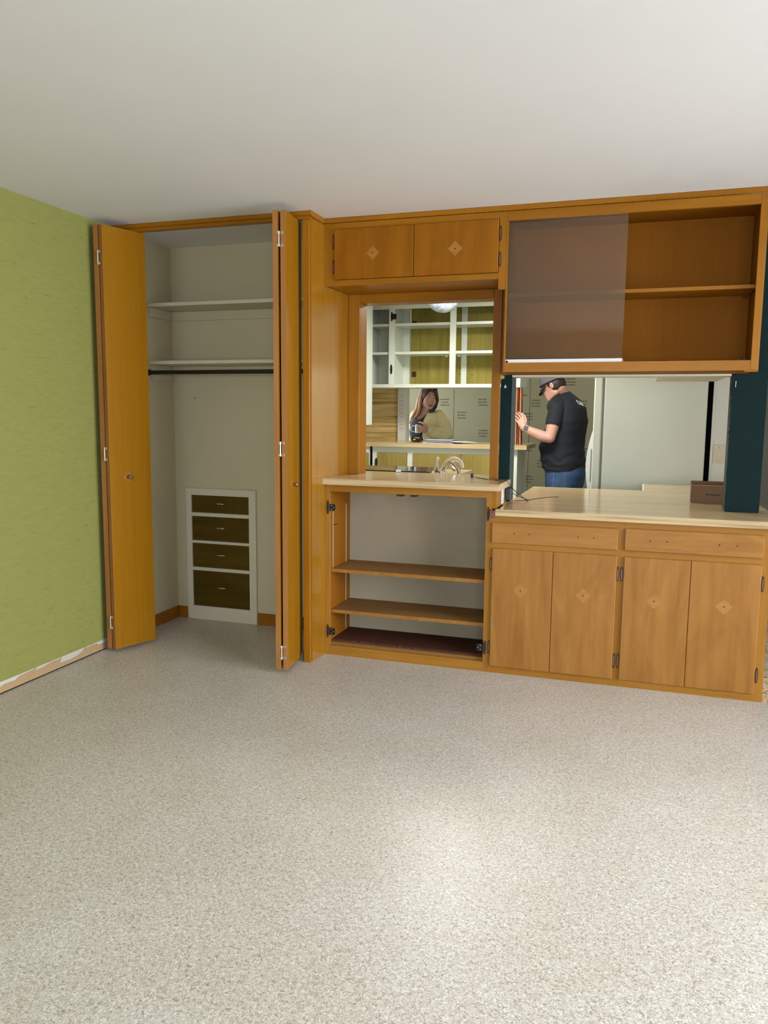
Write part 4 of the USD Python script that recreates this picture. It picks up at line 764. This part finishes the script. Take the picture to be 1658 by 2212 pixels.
for y, x in ((-0.10, -0.01), (0.105, 0.03)): je += chain([(1.02 + x * 0.5, 3.22 + y * 0.9, 0.80), (1.005 + x, 3.22 + y, 0.50), (1.04 + x, 3.22 + y, 0.09)], [0.108, 0.085, 0.078])
jm = fuse(je, 0.015, 6); jn = part('jeans', jm, 'denim', man, smooth=True)
zz = np.linspace(0.72, 0.885, 12)
seam = onto(jm, (0.0, -1.0, 0.0), np.array((1.02, 3.2, 0.0)), np.c_[np.full(12, -0.055) + 0.02 * (zz - 0.8), zz], 0.002); seam2 = onto(jm, (0.0, -1.0, 0.0), np.array((1.02, 3.2, 0.0)), np.c_[np.full(12, 0.05), zz], 0.002)
part('stitching', cat(tube(seam, 0.0022, 6, 2), tube(seam2, 0.0022, 6, 2)), 'stitch', jn)
for y, x in ((-0.10, -0.01), (0.105, 0.03)): part('shoe', fuse([MF.batch_hull([sph((1.07 + x, 3.22 + y, 0.045), 0.042), sph((0.90 + x, 3.24 + y, 0.038), 0.036), sph((1.05 + x, 3.22 + y, 0.09), 0.045)])], 0.015, 3).slice_plane((0, 0, 0.002), (0, 0, 1), cap=False), 'blackplastic', man, smooth=True)
# hair, cap, glasses, watch
hair = ell(c0 - hu * 0.004, (hf, hl, hu), (0.114, 0.0865, 0.108), 40).trim_by_plane(tuple(-hf), float(-(c0 + hf * 0.004) @ hf)).trim_by_plane(tuple(U(hu - 0.55 * hf)), float((c0 - hu * 0.058) @ U(hu - 0.55 * hf)))
burn = MF.batch_hull([ell(c0 + hl * 0.078 + hf * 0.022 + hu * 0.012, (hf, hl, hu), (0.010, 0.006, 0.024)), ell(c0 + hl * 0.078 + hf * 0.022 - hu * 0.012, (hf, hl, hu), (0.007, 0.005, 0.012))])
part('hair', fuse([hair, burn], 0.007, 4), 'hairdark', man, smooth=True)
cn = U((-0.385, 0.05, 0.923)); pc = np.array((0.905, 3.18, 1.686)); cf = U(np.cross(hl, cn)); cf = cf if cf @ hf > 0 else -cf
crown = ell(c0 + cn * 0.026 + cf * 0.002, (cf, hl, cn), (0.121, 0.093, 0.108), 40).trim_by_plane(tuple(cn), float(pc @ cn))
cap_ = part('cap', fuse([crown], 0.008, 4), 'cap', man, smooth=True)
band = ell(c0 + cn * 0.020 + cf * 0.002, (cf, hl, cn), (0.1225, 0.0945, 0.108), 40).trim_by_plane(tuple(cn), float((pc - cn * 0.004) @ cn)).trim_by_plane(tuple(-cn), float(-(pc + cn * 0.006) @ cn))
part('sweatband', fuse([band], 0.01, 2), 'capdark', cap_, smooth=True)
bp0 = c0 + cf * 0.095 + cn * 0.012; bd = U(cf * 0.80 - cn * 0.62); bills = []
for th in np.linspace(-1, 1, 11):
    a = bp0 + hl * 0.083 * th - cf * 0.045 * abs(th) ** 1.6; bills.append((a, a + bd * 0.082 * math.sqrt(max(0.02, 1 - 0.92 * th * th)) - cn * 0.014 * th * th))
bl = [MF.batch_hull([sph(q, 0.0045, 8) for q in (*bills[i], *bills[i + 1])]) for i in range(10)]
part('bill', fuse(bl, 0.01, 2), 'capdark', cap_, smooth=True)
g1 = c0 + hl * 0.078 + hu * 0.002; gl = [tube([c0 + hl * 0.086 - hf * 0.006 + hu * 0.004, c0 + hl * 0.085 + hf * 0.05 + hu * 0.002, c0 + hl * 0.068 + hf * 0.112 - hu * 0.004], 0.0025, 8, 6)]
for sgn in (1, -1):
    t = np.linspace(0, 2 * math.pi, 20); gl.append(tube([c0 + hf * 0.118 + hl * (0.036 * sgn + 0.025 * math.cos(x)) + hu * (-0.008 + 0.017 * math.sin(x)) - hf * 0.010 * abs(math.cos(x)) for x in t], 0.002, 6, 1))
part('glasses', cat(*gl), 'blackplastic', man)
wd = U(elL - wrL); wq = wrL + wd * 0.022; wm = U(np.cross(wd, (0.2, -1.0, 0.25))); w2 = U(np.cross(wm, wd)); w2 = w2 if w2 @ np.array((0.1, -1, 0.1)) > 0 else -w2
t = np.linspace(0, 2 * math.pi, 25); bnd = MF.batch_hull([sph(wq - wd * 0.011 + 0.0345 * (math.cos(x) * wm + math.sin(x) * w2), 0.001, 6) for x in t] + [sph(wq + wd * 0.011 + 0.0355 * (math.cos(x) * wm + math.sin(x) * w2), 0.001, 6) for x in t])
wt_ = part('watch', tm(bnd), 'watchband', man, 'gray watch band'); T = np.eye(4); T[:3, 0], T[:3, 1], T[:3, 2], T[:3, 3] = wd, np.cross(w2, wd), w2, wq + w2 * 0.038
fc = bx(-0.019, 0.019, -0.017, 0.017, -0.004, 0.007, 0.004); fc.apply_transform(T); part('watch_case', fc, 'jewel', wt_); fc = bx(-0.0165, 0.0165, -0.0145, 0.0145, 0.007, 0.0082, 0.0004); fc.apply_transform(T); part('watch_screen', fc, 'blackplastic', wt_)

# --- the woman
wom = thing('person', 'person in cream cardigan and black top with long hair, laughing and holding a mug', 'person', (-0.48, 4.0, 0))
F, LF = tuple(U((-0.50, -0.866))), tuple(U((0.866, -0.50)))
def wc_(f_, l_=0.0): return (-0.485 + F[0] * f_ + LF[0] * l_, 4.0 + F[1] * f_ + LF[1] * l_)
wt = [(0.80, wc_(-.02), 0.155, 0.185), (0.95, wc_(0), 0.150, 0.175), (1.08, wc_(.01), 0.130, 0.155), (1.20, wc_(.025), 0.142, 0.155), (1.30, wc_(.022), 0.132, 0.158), (1.38, wc_(0), 0.092, 0.145), (1.42, wc_(-.01), 0.064, 0.088)]
c0 = np.array((-0.447, 3.965, 1.558)); hf = U((0.50, -0.86, -0.05)); hu = U((0.14, 0.0, 0.99) - hf * (np.array((0.14, 0.0, 0.99)) @ hf)); hl = np.cross(hu, hf)
shL, elL, wrL = np.array((-0.345, 3.985, 1.370)), np.array((-0.245, 3.90, 1.178)), np.array((-0.405, 3.775, 1.232))
shR, elR, wrR = np.array((-0.612, 4.04, 1.370)), np.array((-0.640, 4.09, 1.12)), np.array((-0.635, 4.03, 0.90))
neck = np.array((-0.485, 3.985, 1.405))
sk = [ell(c0 + hu * 0.010 - hf * 0.008, (hf, hl, hu), (0.094, 0.074, 0.096)), MF.batch_hull([sph(c0 + hf * 0.040 + hu * 0.005, 0.058), sph(c0 + hf * 0.070 - hu * 0.098 + hl * 0.011, 0.018), sph(c0 + hf * 0.070 - hu * 0.098 - hl * 0.011, 0.018), sph(c0 - hu * 0.065 + hl * 0.044, 0.025), sph(c0 - hu * 0.065 - hl * 0.044, 0.025), sph(c0 + hf * 0.058 - hu * 0.034 + hl * 0.038, 0.031), sph(c0 + hf * 0.058 - hu * 0.034 - hl * 0.038, 0.031), sph(c0 + hf * 0.045 - hu * 0.075 + hl * 0.032, 0.028), sph(c0 + hf * 0.045 - hu * 0.075 - hl * 0.032, 0.028)]),
      MF.batch_hull([sph(c0 + hf * 0.088 + hu * 0.006, 0.006), sph(c0 + hf * 0.104 - hu * 0.026, 0.009), sph(c0 + hf * 0.091 - hu * 0.031 + hl * 0.011, 0.007), sph(c0 + hf * 0.091 - hu * 0.031 - hl * 0.011, 0.007)]),
      MF.batch_hull([sph(c0 + hf * 0.082 + hu * 0.026 + hl * 0.032, 0.010), sph(c0 + hf * 0.086 + hu * 0.022 + hl * 0.012, 0.008)]), MF.batch_hull([sph(c0 + hf * 0.082 + hu * 0.026 - hl * 0.032, 0.010), sph(c0 + hf * 0.086 + hu * 0.022 - hl * 0.012, 0.008)])]
for sgn in (1, -1): sk.append(ell(c0 + hl * 0.076 * sgn - hf * 0.006 - hu * 0.012, (hf, hl, hu), (0.014, 0.008, 0.026)))
sk += chain([neck + (0, 0, -0.03), neck + (0.01, -0.005, 0.03), c0 - hf * 0.015 - hu * 0.06], [0.064, 0.053, 0.052])
sk += loft([(z, c, a - 0.015, b - 0.015) for z, c, a, b in wt], F, LF)
sk += chain([shL, elL, wrL], [0.048, 0.042, 0.027]) + chain([shR, elR, wrR], [0.048, 0.042, 0.027])
for l_ in (-0.09, 0.09): sk += chain([(*wc_(-0.01, l_), 0.84), (*wc_(0.01, l_), 0.48), (*wc_(-0.02, l_), 0.08)], [0.085, 0.060, 0.040])
sk += hand(wrL, (-0.86, -0.32, 0.10), (-0.25, 0.75, 0.05), (0.1, 0.05, 1.0), curl=30, size=0.92)
sk += hand(wrR, (0.05, -0.15, -1.0), (0.9, 0.2, 0.0), (0.2, -1.0, 0.1), curl=20, size=0.9)
part('body', fuse(sk, 0.0075, 8), 'skinw', wom, smooth=True)
for sgn in (1, -1):
    e = c0 + hf * 0.0845 + hl * 0.032 * sgn + hu * 0.008
    ey = part('eye', tm(ell(e, (hf, hl, hu), (0.009, 0.0118, 0.0036), 16)), 'eyewhite', wom, smooth=True); part('iris', tm(ell(e + hf * 0.0055, (hf, hl, hu), (0.0045, 0.0075, 0.0036), 12)), 'iris', ey, smooth=True)
    part('eyebrow', fuse(chain([c0 + hf * 0.0925 + hl * 0.017 * sgn + hu * 0.0345, c0 + hf * 0.0885 + hl * 0.034 * sgn + hu * 0.039, c0 + hf * 0.074 + hl * 0.052 * sgn + hu * 0.030], [0.0018, 0.0020, 0.0012], 8), 0.006, 0), 'hairdark', wom)
mp = [c0 + hf * (0.0945 - 0.016 * t * t) + hl * 0.033 * t + hu * (-0.064 + 0.016 * t * t) for t in np.linspace(-1, 1, 9)]
part('teeth', fuse([MF.batch_hull([ell(mp[i], (hf, hl, hu), (0.004, 0.005, 0.0052), 8), ell(mp[i + 1], (hf, hl, hu), (0.004, 0.005, 0.0052), 8)]) for i in range(1, 7)], 0.006, 0), 'teeth', wom)
up = [q + hu * 0.0065 + hf * 0.002 for q in mp]; lo = [q - hu * (0.008 + 0.009 * (1 - t * t)) + hf * 0.001 for q, t in zip(mp, np.linspace(-1, 1, 9))]; lo[0], lo[-1] = up[0], up[-1]
part('lips', cat(tube(up, 0.0026, 8, 2), tube(lo, 0.0034, 8, 2)), 'lips', wom, smooth=60)
cap0 = ell(c0 + hu * 0.018 - hf * 0.016, (hf, hl, hu), (0.108, 0.090, 0.104), 40); face = ell(c0 + hf * 0.075 - hu * 0.030, (hf, hl, hu), (0.085, 0.064, 0.104), 32)
part('mouth', fuse([MF.batch_hull([ell(q - hu * 0.006, (hf, hl, hu), (0.003, 0.006, 0.010 - 0.004 * abs(i - 4) / 4), 8) for q in (mp[i], mp[i + 1])]) for i in range(8)], 0.006, 0), 'hairdark', wom, 'open laughing mouth')
hr = [cap0 - face]; lock = []
P = lambda *q: [np.array(a, float) for a in q]
lock += chain(P((-0.505, 3.96, 1.63), (-0.545, 3.95, 1.54), (-0.562, 3.93, 1.44), (-0.592, 3.905, 1.385), (-0.625, 3.895, 1.335)), [0.028, 0.030, 0.025, 0.018, 0.006])
lock += chain(P((-0.500, 3.92, 1.62), (-0.523, 3.905, 1.53), (-0.530, 3.895, 1.44), (-0.545, 3.875, 1.39), (-0.575, 3.865, 1.345)), [0.015, 0.018, 0.016, 0.012, 0.004])
lock += chain(P((-0.52, 3.99, 1.60), (-0.55, 3.98, 1.50), (-0.56, 3.95, 1.41), (-0.575, 3.93, 1.36)), [0.040, 0.036, 0.028, 0.014])
hr += chain(P((-0.385, 3.985, 1.63), (-0.365, 3.96, 1.54), (-0.380, 3.945, 1.47), (-0.420, 3.93, 1.40), (-0.435, 3.90, 1.34)), [0.026, 0.028, 0.028, 0.024, 0.008])
hr += chain(P((-0.45, 4.04, 1.60), (-0.46, 4.05, 1.48), (-0.47, 4.05, 1.40)), [0.05, 0.05, 0.03])
hp = part('hair', fuse(hr, 0.008, 5), 'hairdark', wom, 'dark brown hair', smooth=True)
part('hair_lock', fuse(lock, 0.008, 5), 'hairroot', hp, 'long copper hair falling over one shoulder', smooth=True)
ring2 = tube([c0 + hu * (0.128 * math.sin(a)) + hl * (0.084 * math.cos(a)) - hf * 0.02 for a in np.linspace(0.55, math.pi - 0.55, 12)], 0.006, 8, 2); part('sunglasses', cat(ring2, *[tm(ell(c0 + hu * 0.108 + hl * 0.042 * s_ + hf * 0.045, (hl, hu, hf), (0.026, 0.012, 0.010), 14)) for s_ in (-1, 1)]), 'blackplastic', wom, 'dark sunglasses pushed up on the head', smooth=60)
bt = MF.batch_boolean(loft(wt, F, LF) + chain([shL * .8 + np.array((*wc_(0), 1.36)) * .2, shR * .8 + np.array((*wc_(0), 1.36)) * .2], [0.045, 0.045]), m3.OpType.Add)
nk = ell((*wc_(0.075), 1.40), ((*F, 0), (*LF, 0), (0, 0, 1)), (0.09, 0.075, 0.075)); part('black_top', fuse([bt - nk], 0.012, 8), 'blacktop', wom, smooth=True)
ww = [(0.82, wc_(-.02), 0.180, 0.215), (0.95, wc_(0), 0.178, 0.205), (1.08, wc_(.01), 0.158, 0.195), (1.20, wc_(.02), 0.162, 0.185), (1.30, wc_(.012), 0.147, 0.182), (1.38, wc_(-.01), 0.106, 0.168), (1.43, wc_(-.022), 0.072, 0.098)]
cg = loft(ww, F, LF) + chain([shL + (0, 0, 0.0), shL * 0.45 + elL * 0.55 + (0.022, 0.0, -0.01), elL + (0.012, 0.0, -0.005)], [0.068, 0.082, 0.074]) + chain([elL + (0.012, 0.0, -0.005), elL * 0.55 + wrL * 0.45 + (0, 0.0, -0.01), wrL * 0.82 + elL * 0.18], [0.074, 0.064, 0.043])
cg += chain([shR, elR + (-0.005, 0, 0), elR * 0.4 + wrR * 0.6, wrR * 0.85 + elR * 0.15], [0.060, 0.052, 0.046, 0.042]) + [MF.batch_hull([sph(shL, 0.062), sph(neck + (0.03, 0.02, -0.035), 0.05)]), MF.batch_hull([sph(shR, 0.062), sph(neck + (-0.03, 0.02, -0.035), 0.05)])]
def w3(f_, l_, z): c = wc_(f_, l_); return (c[0], c[1], z)
opn = MF.hull_points(np.array([w3(f_, l_, z) for f_ in (-0.02, 0.4) for l_, z in ((-0.24, 0.7), (0.115, 0.7), (-0.22, 1.20), (0.112, 1.20))])) + MF.hull_points(np.array([w3(f_, l_, z) for f_ in (-0.02, 0.4) for l_, z in ((-0.22, 1.20), (0.112, 1.20), (-0.10, 1.37), (0.085, 1.37), (-0.06, 1.48), (0.065, 1.48))]))
arms = MF.batch_boolean(cg[6:], m3.OpType.Add); hollow = MF.batch_boolean(loft([(z, c, a - 0.02, b - 0.02) for z, c, a, b in ww], F, LF), m3.OpType.Add)
bodyc = MF.batch_boolean(cg[:6], m3.OpType.Add) - opn; keepn = ell((*neck[:2], 1.43), ((1, 0, 0), (0, 1, 0), (0, 0, 1)), (0.066, 0.066, 0.09))
cgm = tm((bodyc + arms - keepn).refine_to_length(0.011)); cgm.merge_vertices(); calm(cgm, 9)
v = np.array(cgm.vertices); nn = np.array(cgm.vertex_normals); v += nn * (0.011 * np.sin(48 * (v[:, 0] * 0.9 - v[:, 2] * 0.45) + 6 * meshkit.noise(v * 8, 5)) * meshkit.noise(v * 5, 2))[:, None]; cgm.vertices = v
cd = part('cardigan', cgm, 'cardigan', wom, smooth=True)
for wr_, el_ in ((wrL, elL), (wrR, elR)):
    ax = U(el_ - wr_); q0 = wr_ * 0.90 + el_ * 0.10; s_ = U(np.cross(ax, (0, 0, 1))); u_ = np.cross(s_, ax); rb = []
    for i in range(15):
        a = 2 * math.pi * i / 15; o_ = math.cos(a) * s_ + math.sin(a) * u_; rb.append(tube([q0 + o_ * 0.037, q0 + ax * 0.035 + o_ * 0.044, q0 + ax * 0.072 + o_ * 0.050], 0.0068, 6, 1))
    part('cuff', cat(tm(MF.batch_hull([sph(q0, 0.036), sph(q0 + ax * 0.065, 0.046)])), *rb), 'cardigan', cd, smooth=50)
tr_ = []
for l_ in (-0.09, 0.09): tr_ += chain([(*wc_(-0.01, l_), 0.86), (*wc_(0.01, l_), 0.48), (*wc_(-0.02, l_), 0.09)], [0.105, 0.078, 0.066])
part('trousers', fuse(tr_, 0.02, 4), 'blacktop', wom, smooth=True)
for l_ in (-0.09, 0.09):
    a = wc_(-0.03, l_); b = wc_(0.13, l_); part('shoe', fuse([MF.batch_hull([sph((*a, 0.042), 0.038), sph((*b, 0.034), 0.032), sph((*a, 0.08), 0.04)])], 0.015, 3).slice_plane((0, 0, 0.002), (0, 0, 1)), 'blackplastic', wom, smooth=True)
mg = thing('mug', 'white mug held in both hands by the woman', 'mug', (-0.512, 3.797, 1.195))
part('cup', lathe([(0, 0), (0.028, 0), (0.032, 0.006), (0.034, 0.085), (0.031, 0.085), (0.029, 0.008), (0, 0.008)], (-0.512, 3.797, 1.195)), 'mug', mg, smooth=40)
part('handle', tube([(-0.543, 3.785, 1.266), (-0.572, 3.775, 1.266), (-0.586, 3.77, 1.240), (-0.572, 3.775, 1.214), (-0.541, 3.785, 1.212)], 0.005, 10, 6), 'mug', mg, smooth=60)
single('floor_crumb', bx(1.353, 1.362, -2.747, -2.742, 0.0002, 0.003, 0.001), 'hole', 'tiny black crumb on the bare vinyl floor', 'crumb')
